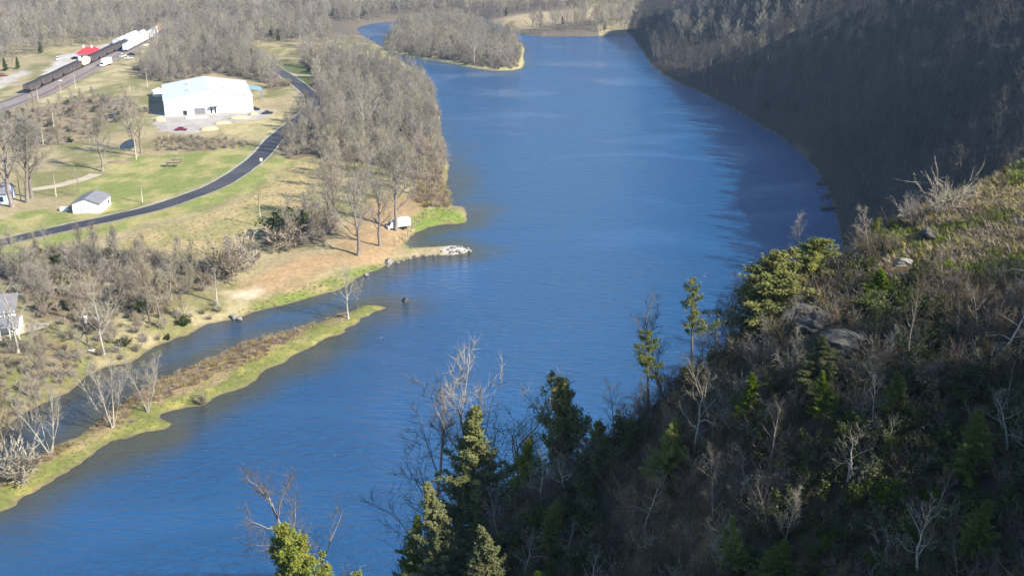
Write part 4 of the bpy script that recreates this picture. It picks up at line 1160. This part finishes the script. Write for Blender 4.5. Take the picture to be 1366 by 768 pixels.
# ------------------------------------------------------------------ scattered woods
def scatter(poly, step, jit=.9, zmin=.25, keep=None, seed=1):
    r_ = np.random.default_rng(seed)
    x0,y0 = poly.min(0); x1,y1 = poly.max(0)
    gx, gy = np.meshgrid(np.arange(x0,x1,step), np.arange(y0,y1,step))
    gx = gx+r_.uniform(-.5,.5,gx.shape)*step*jit; gy = gy+r_.uniform(-.5,.5,gy.shape)*step*jit
    gx, gy = gx.ravel(), gy.ravel(); m = inpoly(gx,gy,poly)
    gx, gy = gx[m], gy[m]; z = height(gx,gy); m = z > zmin
    if keep is not None: m &= keep(gx,gy,z)
    return gx[m], gy[m], z[m]
RD_ = road; TB = trackB
def clear_of(x, y, d=4.6):
    return (sdist(x,y,road,False) > d) & (sdist(x,y,trackA[::3],False) > 7) & (sdist(x,y,trackB[::3],False) > 7)
def inview(x, y, z, m=90):
    px, py, dep = proj(x, y, z+8)
    return (px > -m) & (px < 1366+m) & (py > -70) & (py < 768+m) & (dep > 5)
cand = []   # (score, x,y,z,scale,label,group)
def wood(poly, step, smin, smax, label, group, seed, keep=None, zmin=.3, thin=0):
    x,y,z = scatter(poly, step, seed=seed, zmin=zmin, keep=keep)
    m = inview(x,y,z) & clear_of(x,y)
    x,y,z = x[m],y[m],z[m]
    s = np.random.default_rng(seed).uniform(smin,smax,len(x))
    for i in range(len(x)):
        _,_,dep = proj(x[i],y[i],z[i]); cand.append((s[i]/dep, x[i],y[i],z[i],s[i],label,group))
wood(REG['wood_left'],7.8,.5,1.1,'bare grey-brown tree in the dense wood along the left riverbank','bare trees of the left bank wood',1)
wl2 = WP([(428,228),(470,218),(520,222),(572,238),(576,258),(520,268),(470,285),(440,275)])
wood(wl2,9.,.75,1.1,'bare tree in the open grove between the dirt landing and the left bank wood','bare trees of the open grove',14)
wood(REG['wood_behind'],6.5,.6,.95,'bare greyish tree in the wood behind the white warehouse','bare trees behind the warehouse',2)
wood(REG['thicket'],7.3,.35,.8,'bare tree in the brown thicket between field and back channel','bare trees of the lower left thicket',3)
wood(REG['wood_low'],5.,.35,.6,'small bare tree in the grove left of the dirt landing','bare trees beside the dirt landing',4)
wood(ISL2,6.,.6,1.0,'bare tree on the wooded river island','bare trees of the wooded river island',5,keep=lambda x,y,z: sdist(x,y,ISL2)>3.5,zmin=.6)
wood(REG['bank_low'],6.,.35,.6,'small bare tree on the brushy bank at lower left','bare trees of the low brushy bank',6)
wood(REG['scrub'],9.,.3,.55,'small bare tree in the scrub beside the ponds','bare trees in the pond scrub',8)
sh = WP([(570,108),(584,140),(588,180),(594,212),(586,240),(572,248),(560,200),(560,140),(545,95)])
wood(sh,5.,.55,.85,'bare tree leaning over the shore of the left bank wood','bare trees at the shore of the left bank wood',9)
thick2 = WP([(110,440),(150,425),(240,415),(300,400),(290,425),(230,450),(170,480),(120,480)],2)
wood(thick2,9.,.3,.5,'small bare tree on the bank below the thicket','small bare trees below the thicket',10)
# bluff
bl = np.array([(60,150),(60,1150),(600,1150),(600,150)])
def keep_bl(x,y,z): 
    d = sdist(x,y,RIGHT); return (d > 2.5) & ((y > 150) | (x > 95)) & (z > .6)
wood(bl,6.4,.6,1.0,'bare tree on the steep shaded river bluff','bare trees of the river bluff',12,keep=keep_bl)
# distance
def keep_far(x,y,z):
    far = (y > 690+50*(vnoise(x/40,y/40,5)-.5)) | ((x < -275) & (y > 590))
    pxx,pyy,_ = proj(x,y,z); okk = ~((pxx>440)&(pxx<520)&(pyy>30)&(pyy<80)) & ~inpoly(x,y,REG['fieldfar']) & ~inpoly(x,y,REG['depot']) & ~inpoly(x,y,REG['trackside']) & ~inpoly(x,y,REG['dirtroad'])
    return far & okk & (sdist(x,y,LEFT) > 4) & (sdist(x,y,RIGHT) < 2)
wood(np.array([(-620,560),(-620,1500),(420,1500),(420,560)]),8.2,.75,1.15,'bare tree in the distant woods beyond the river bend','bare trees of the distant woods',13,keep=keep_far)
cand.sort(key=lambda t_: -t_[0])
NI = 300-36
random.seed(3)
print('bare trees', len(cand))
for i, (sc_,x,y,z,s,l,g_) in enumerate(cand[:NI]):
    far = s/sc_ > 520
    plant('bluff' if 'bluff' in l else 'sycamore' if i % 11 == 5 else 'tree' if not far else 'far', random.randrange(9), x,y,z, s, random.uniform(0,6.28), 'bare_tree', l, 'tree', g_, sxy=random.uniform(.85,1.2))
near_r = [(x,y,z,s) for _,x,y,z,s,l,g_ in cand[NI:] if y < 520 and 'bluff' not in l]
far_r = [(x,y,z,s) for _,x,y,z,s,l,g_ in cand[NI:] if not (y < 520 and 'bluff' not in l) and 'bluff' not in l]
bl_r = [(x,y,z,s) for _,x,y,z,s,l,g_ in cand[NI:] if 'bluff' in l]
if near_r: stuff('woodland', 'tree', near_r, 'brown bare woodland filling the left bank behind its larger trees', 'woodland')
stuff('woodland', 'far', far_r, 'hazy mass of bare woodland on the island and far hills', 'woodland')
stuff('woodland', 'far', [p for p in bl_r if p[1] > 555 and p[2] > 10], 'paler bare woodland on the sunlit upstream end of the bluff', 'woodland')  # lit end gets the lighter twigs, sunlight put into the colour
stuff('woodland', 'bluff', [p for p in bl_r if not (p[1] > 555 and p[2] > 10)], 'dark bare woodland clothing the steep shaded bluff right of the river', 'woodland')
eg = [(x,y,z,s*.9) for x,y,z,s in far_r[::31]+bl_r[::23]]
stuff('evergreen_wood', 'farcedar', [(x+3,y+2,hz(x+3,y+2),s) for x,y,z,s in eg if hz(x+3,y+2) > .5], 'scattered dark evergreens among the distant bare woods', 'woodland')
# evergreens in distance
x,y,z = scatter(np.array([(-420,560),(-420,760),(-250,760),(-250,560)]),14,seed=20,keep=lambda x,y,z:(x<-262-(y-600)*.02)&(y<760)&(~inpoly(x,y,REG['depot'])))
m = clear_of(x,y,9)&inview(x,y,z)&(sdist(x,y,REG['dirtroad'])<-3)
for a,b,cc in list(zip(x[m],y[m],z[m]))[:14]:
    plant('farcedar', random.randrange(2), a,b,cc, random.uniform(.7,1.1), random.uniform(0,6), 'evergreen_tree', 'dark green evergreen tree left of the depot lot', 'tree', 'evergreens left of the depot lot')

# understory shrubs
def brushfield(poly, step, seed, keep=None, lo=.5, hi=1., zmin=.2, warm=None):
    x,y,z = scatter(poly, step, seed=seed, keep=keep, zmin=zmin); m = inview(x,y,z)&clear_of(x,y,5)
    s = np.random.default_rng(seed).uniform(lo,hi,m.sum()); return list(zip(x[m],y[m],z[m],s))
pts = brushfield(REG['thicket'],3.6,31)+brushfield(REG['wood_left'],3.4,32)+brushfield(REG['bank_low'],2.6,33,lo=.3,hi=.7)+brushfield(thick2,3.0,34,lo=.3,hi=.7)+brushfield(REG['scrub'],5.,35,lo=.3,hi=.8)+brushfield(REG['scrub2'],3.,36,lo=.3,hi=.6)
pts += brushfield(REG['wood_low'],2.6,37,lo=.4,hi=.8)+brushfield(sh,3.,38,lo=.4,hi=.8)+brushfield(ISL2,3.5,39,keep=lambda x,y,z: sdist(x,y,ISL2)>2,lo=.5,hi=1.)+brushfield(REG['wood_behind'],5,40,lo=.6,hi=1.1)
fld = WP([(70,345),(130,332),(240,338),(300,345),(330,330),(375,318),(400,330),(340,352),(290,370),(200,345)],3)
pts += brushfield(fld,4.6,41,lo=.3,hi=.7)
stuff('undergrowth', 'shrub', pts, 'brown leafless undergrowth in the thickets and woods of the left bank', 'undergrowth')
gp = brushfield(REG['thicket'],13,42,lo=.6,hi=1.1)+brushfield(thick2,11,43,lo=.4,hi=.8)+brushfield(REG['scrub'],12,44,lo=.4,hi=.8)+brushfield(REG['wood_left'],11,45,lo=.6,hi=1.)
stuff('green_undergrowth', 'bushgreen', gp, 'scattered dark green undergrowth in the left bank thickets', 'undergrowth')
# island 1 and bank vegetation
I1 = ISL1
x,y,z = scatter(I1,1.0,seed=50,zmin=.3); m = inview(x,y,z); x,y,z = x[m],y[m],z[m]
dE = sdist(x,y,edge,False)+6*(fbm(x/5,y/5,77)-.5)
s = rng.uniform(.3,.7,len(x))
stuff('reeds', 'reed', [(a,b,cc,d) for a,b,cc,d,e in zip(x,y,z,s,dE) if e > 5.2], 'dry tan and rust weeds on the back of the long island', 'weeds')
stuff('low_plants', 'lowgreen', [(a,b,cc,d*.35) for a,b,cc,d,e in zip(x,y,z,s,dE) if e <= 5.2], 'bright green plants along the river side of the long island', 'ground cover')
x,y,z = scatter(I1,5.5,seed=51,zmin=.7); dE = sdist(x,y,edge,False); m = inview(x,y,z)&(dE>6)
stuff('island_brush', 'shrub', [(a,b,cc,random.uniform(.15,.35)) for a,b,cc in zip(x[m],y[m],z[m])], 'low brown brush on the back of the long island', 'brush')
pts = []
for nm_, st_ in (('green',1.5),('green2',1.5),('green3',1.8)): 
    x,y,z = scatter(REG[nm_],st_,seed=52,zmin=.15); pts += [(a,b,cc,random.uniform(.22,.45)) for a,b,cc in zip(x,y,z)]
stuff('bank_grass', 'lowgreen', pts, 'bright green grass on the riverbank and grassy spit', 'grass')
x,y,z = scatter(WP([(560,225),(595,235),(602,258),(596,270),(565,272),(550,262)]),1.6,seed=53,zmin=.2)
stuff('reeds', 'reed', list(zip(x,y,z,rng.uniform(.7,1.3,len(x)))), 'tan reeds on the shore above the green point', 'reeds')
x,y,z = scatter(np.concatenate([REG['gold']]),2.2,seed=54,zmin=.3)
stuff('dry_grass', 'grassdry', list(zip(x,y,z,rng.uniform(.45,.85,len(x)))), 'dry golden grass in the field below the road', 'grass')

# ------------------------------------------------------------------ near hillside
def vis_fore(x,y,z,m=40):
    px,py,dep = proj(x,y,z+1); return (px>-m)&(px<1366+m)&(py>-m)&(py<768+150)&(dep>4)
FP = np.array([(-30,22),(-30,125),(60,135),(75,110),(75,40),(45,22)])
def brow(x,y): return (x > 22+7*(fbm(x/5,y/5,72)-.5)) & (y > 59+8*(fbm(x/4,y/4,75)-.5))
OUT = [G(1092,440),G(1066,428),G(1128,470),G(1205,352),G(1100,460),G(1072,448)]
def fkeep(x,y,z):
    ok_ = (z > 12) & vis_fore(x,y,z)
    for ox,oy,_ in OUT: ok_ &= ((x-ox)**2+(y-oy+.8)**2) > 1.25**2
    return ok_
x,y,z = scatter(FP,.7,seed=60,keep=lambda x,y,z: fkeep(x,y,z)&~brow(x,y)&(z>30))
s = rng.uniform(.35,.95,len(x)); pick = rng.random(len(x)); gn = fbm(x/7,y/7,88)
gm = (gn > .495) & (pick < .75)
stuff('brush', 'brush', [(a,b,cc,d) for a,b,cc,d,e in zip(x,y,z,s,gm) if not e], 'dense tangle of leafless brush covering the near hillside', 'brush')
stuff('evergreen_undergrowth', 'green', [(a,b,cc,d) for a,b,cc,d,e in zip(x,y,z,s,gm) if e], 'dark evergreen undergrowth in patches on the near hillside', 'undergrowth')
x,y,z = scatter(FP,.36,seed=61,keep=lambda x,y,z: fkeep(x,y,z)&brow(x,y)&(z>55))
q_ = fbm(x/3,y/3,90)
stuff('grass', 'grass', [(a,b,cc,random.uniform(.35,.9)) for a,b,cc,e in zip(x,y,z,q_) if e > .52], 'green grass tufts on the sunlit brow of the near hillside', 'grass')
stuff('dry_grass', 'grassdry', [(a,b,cc,random.uniform(.35,1.)) for a,b,cc,e in zip(x,y,z,q_) if e <= .52], 'dry brown grass on the sunlit brow of the near hillside', 'grass')
x,y,z = scatter(FP,1.7,seed=62,keep=lambda x,y,z: fkeep(x,y,z)&brow(x,y)&(z>55))
stuff('brush', 'brush', [(a,b,cc,random.uniform(.25,.7)) for a,b,cc in zip(x,y,z) if random.random() < .6], 'sparse low brush on the grassy brow', 'brush')
# steep lower slope below the brow, seen through gaps
x,y,z = scatter(np.array([(-60,60),(-60,140),(30,170),(70,220),(95,220),(60,90),(0,70)]),3.2,seed=63,keep=lambda x,y,z:(z<46)&(z>1)&inview(x,y,z)&(sdist(x,y,RIGHT)>1))
stuff('slope_brush', 'shrub', [(a,b,cc,random.uniform(.6,1.2)) for a,b,cc in zip(x,y,z)], 'dark brush on the steep slope down to the river', 'brush')

def low_at(kd, px, pyt, hw, name, label, cat, sxy=1., y0=50, y1=75):
    best = min(((abs(at_depth(px,pyt,Y)[2]-hz(*at_depth(px,pyt,Y)[:2])-hw), Y) for Y in np.arange(y0,y1,.5)))
    return top_at(kd, px, pyt, float(best[1]), name, label, cat, sxy=sxy)
def top_at(kd, px, pyt, Yd, name, label, cat, group=None, sxy=1., tilt=(0,0), rz=None):
    x,y,zt = at_depth(px, pyt, Yd); z = hz(x,y); TC[0] += 1
    H = PROTO[kd][TC[0] % len(PROTO[kd])][2]; h = max(zt-z, 1.)
    return plant(kd, TC[0], x,y,z, h/H, random.uniform(0,6.28) if rz is None else rz, name, label, cat, group, tilt, sxy)
random.seed(21)
for kd,a,b,Yd,nm,l,sx in [
  ('cedar',628,540,66,'cedar_tree','tall conical cedar in front of the white-barked tree over the river',1.45),
  ('cedarb',757,512,68,'cedar_tree','second tall cedar, right of the one before the white-barked tree',.75),
  ('cedar',590,640,60,'cedar_tree','dark cedar low at left of the tall conical cedar',1.2),
  ('cedarb',700,590,64,'cedar_tree','broad cedar between the two tall cedars',.9),
  ('cedarb',805,562,66,'cedar_tree','broad cedar right of the second tall cedar',.9),
  ('cedar',550,690,62,'cedar_tree','shaded cedar at the lower left foot of the slope',1.1),
  ('cedar',650,690,54,'cedar_tree','shaded cedar low under the tall conical cedar',1.3),
  ('cedar',735,660,56,'cedar_tree','shaded cedar low under the second tall cedar',1.3),
  ('pineb',418,690,58,'pine_tree','sunlit yellow-green pine top alone at the bottom left of the slope',1.25),
  ]:
    top_at(kd,a,b,Yd,nm,l,'tree',sxy=sx)
for kd,a,b,tp,nm,l,sx in [
  ('cedarb',1166,318,290,'cedar_shrub','small bright cedar on the ridge left of the silver bush',1.1),
  ('cedarb',1340,240,222,'cedar_shrub','small green cedar at the right end of the brow',1.3),
  ('cedarb',1218,372,345,'cedar_shrub','small olive cedar beside the pale limestone block',1.2),
  ('cedarb',890,640,560,'cedar_shrub','olive cedar at the foot of the pale dead tree',1.0),
  ('cedar',1100,560,495,'cedar_tree','dark green cedar mound in mid slope',1.6),
  ('cedar',1190,560,490,'cedar_tree','dark green cedar right of the mid slope mound',1.6),
  ('cedar',1000,560,492,'cedar_tree','dark cedar left of the mid slope mound',1.4),
  ('cedar',1290,640,545,'cedar_tree','dark cedar at right in the shaded hollow',1.5),
  ('cedar',980,768,690,'cedar_tree','shaded cedar at the bottom centre of the slope',1.5),
  ('cedar',1290,750,660,'cedar_tree','dark green cedar at the bottom right',1.5),
  ('silver',1255,285,226,'silver_bush','large silver leafless bush fanning out on the ridge',1.0),
  ('silver',1215,292,258,'silver_bush','smaller silver bush left of the large one on the ridge',1.1),
  ('sapling',1062,345,275,'bare_sapling','slim pale sapling behind the bright cedar',1.),
  ('deadpale',925,605,482,'dead_tree','pale dead tree with forked limbs on the left flank',1.),
  ('deadpale',1340,470,385,'dead_tree','pale dead branchy tree near the right edge',1.3),
  ('deadpale',1165,560,500,'dead_tree','small pale dead tree over the green mound',1.2),
  ('deadpale',1225,768,640,'dead_tree','pale dead trunk at the bottom right of the slope',1.1),
  ('deadpale',1130,640,560,'dead_tree','spreading pale dead branches in the shaded hollow',1.5),
  ('deadpale',860,700,620,'dead_tree','pale dead branches at lower centre',1.2),
  ('deadpale',700,768,700,'dead_tree','pale dead twigs at the bottom under the cedars',1.2),
  ('deadpale',1345,600,520,'dead_tree','pale slanting dead branches at the right edge',1.4),
  ]:
    x,y,z = G(a,b); h = max(top_h(x,y,z,tp),.7); TC[0]+=1; H = PROTO[kd][TC[0]%len(PROTO[kd])][2]
    plant(kd,TC[0],x,y,z,h/H,random.uniform(0,6.28),nm,l,{'cedar_shrub':'cedar','silver_bush':'bush'}.get(nm,'tree'),sxy=sx)
# white-barked tree behind the cedar, leaning dark tree, thin ones against the water
top_at('sycamore',640,480,80,'bare_tree','white-barked bare tree rising behind the tall conical cedar','tree',sxy=.75)
top_at('thin',560,520,78,'bare_tree','fine reddish bare tree left of the white-barked tree','tree',sxy=1.1)
top_at('thin',440,600,62,'bare_tree','leaning dark bare tree reaching over the water at lower left','tree',tilt=(0,-.35),sxy=1.2,rz=0)
top_at('thin',700,500,80,'bare_tree','thin bare tree between the two tall cedars','tree')
top_at('sapling',740,485,78,'bare_tree','slim whitish sapling behind the second tall cedar','tree')
low_at('cedarb',1022,336,2.6,'cedar_shrub','bright yellow-green bushy cedar at the edge over the river','cedar',1.9)
low_at('cedarb',1050,348,2.0,'cedar_shrub','olive cedar tucked between the two bright ones at the edge','cedar',1.9)
low_at('cedarb',1084,316,2.3,'cedar_shrub','bright green cedar right of the yellow-green bushy one','cedar',2.0)
low_at('pine',930,372,3.8,'pine_tree','sparse pine with flat tufts against the river','tree',1.0)
low_at('pine',870,440,3.0,'pine_tree','sparse low pine leaning out left over the river','tree',1.2)
for i,(a,b,Yd) in enumerate([(905,380,66),(955,395,64),(985,385,63),(1010,400,64),(940,420,62),(970,360,66)]):
    top_at('thin',a,b,Yd,'bare_tree','thin dark bare tree in the fringe left of the bright cedars','tree','thin bare trees in the fringe over the river')
x,y,z = scatter(FP,4.0,seed=70,keep=lambda x,y,z: fkeep(x,y,z)&~brow(x,y)&(z>44))
kd_ = ['thin','sapling','thin','deadpale','thin']
for i,(a,b,cc) in enumerate(zip(x,y,z)):
    k = kd_[i % 5]; s = random.uniform(.3,.62)
    px_,py_,_ = proj(a,b,cc+2)
    if 870 < px_ < 1130 and py_ < 400: continue
    plant(k, i, a,b,cc, s, random.uniform(0,6.28), 'bare_sapling', {'thin':'thin dark leafless sapling among the hillside brush','sapling':'grey leafless sapling among the hillside brush','deadpale':'bleached dead sapling among the hillside brush'}[k], 'sapling', {'thin':'dark saplings of the near hillside','sapling':'grey saplings of the near hillside','deadpale':'bleached saplings of the near hillside'}[k], tilt=(random.uniform(-.2,.2),random.uniform(-.3,.2)))
# small cedars of the slope
x,y,z = scatter(FP,7.5,seed=71,keep=lambda x,y,z: fkeep(x,y,z)&~brow(x,y)&(z>44)&(fbm(x/7,y/7,88)>.49))
for i,(a,b,cc) in enumerate(zip(x,y,z)):
    plant('cedar', i, a,b,cc, random.uniform(.16,.34), random.uniform(0,6.28), 'cedar_tree', 'small dark cedar growing in the brush of the near hillside', 'tree', 'small cedars of the near hillside', sxy=random.uniform(1.8,2.6))
# trees of the hill above, out of frame to the right: they throw the shade on the slope
x,y,z = scatter(np.array([(44,-10),(44,44),(60,48),(100,48),(100,-30)]),6.,seed=72)
for i,(a,b,cc) in enumerate(zip(x,y,z)):
    plant('cedar' if i % 2 else 'tree', i, a,b,cc, .55 if i % 2 else .5, random.uniform(0,6.28), 'cedar_tree' if i % 2 else 'bare_tree', 'cedar on the hilltop above the slope' if i % 2 else 'bare tree on the hilltop above the slope', 'tree', 'cedars of the hilltop above the slope' if i % 2 else 'bare trees of the hilltop above the slope')

# ------------------------------------------------------------------ haze
B = Buf(); B.quadbox((0,1200,-6),(4600,3100,210))
hm = bpy.data.materials.new('haze_air'); hm.use_nodes = True; nt = hm.node_tree; nt.nodes.remove(nt.nodes['Principled BSDF'])
pv = nt.nodes.new('ShaderNodeVolumePrincipled'); pv.inputs['Color'].default_value = (.5,.7,1,1); pv.inputs['Density'].default_value = .00012; pv.inputs['Anisotropy'].default_value = .1
nt.links.new(pv.outputs[0], nt.nodes['Material Output'].inputs['Volume'])
kind(link('haze', B.mesh('haze',[hm])), 'stuff', 'thin blue haze over the valley', 'haze')

# ------------------------------------------------------------------ light, sky, camera
SUN_EL, sdir = R(34), Vector((.86,-.51,0))
w = bpy.data.worlds.new('World'); scn.world = w; w.use_nodes = True
nt = w.node_tree; bg = nt.nodes['Background']; sky = nt.nodes.new('ShaderNodeTexSky'); sky.sky_type = 'NISHITA'; sky.sun_disc = False
sky.sun_elevation = SUN_EL; sky.sun_rotation = math.atan2(sdir.x, sdir.y); sky.ozone_density = 5.0; sky.dust_density = .0; sky.air_density = 1.0
nt.links.new(sky.outputs[0], bg.inputs['Color']); bg.inputs['Strength'].default_value = .10
sl = bpy.data.lights.new('sun', 'SUN'); sl.energy = 5.0; sl.angle = R(.5); sl.color = (1,.93,.82)
so = link('sun', sl); sv = Vector((sdir.x*math.cos(SUN_EL), sdir.y*math.cos(SUN_EL), math.sin(SUN_EL)))
so.rotation_euler = sv.to_track_quat('Z','Y').to_euler()
cam = bpy.data.cameras.new('camera'); cam.sensor_width = 36; cam.lens = 36*F/1366; cam.clip_end = 6000; cam.clip_start = .5
co = link('camera', cam); co.location = (0,0,CAMH); co.rotation_euler = (R(90)-PIT,0,0); scn.camera = co
vs = scn.view_settings; vs.view_transform = 'Standard'; vs.look = 'None'; vs.exposure = 1.1; vs.gamma = 1
try: vs.use_curve_mapping = False
except Exception: pass
scn.cycles.max_bounces = 5; scn.cycles.diffuse_bounces = 2; scn.cycles.glossy_bounces = 2; scn.cycles.volume_bounces = 0
scn.cycles.use_denoising = True
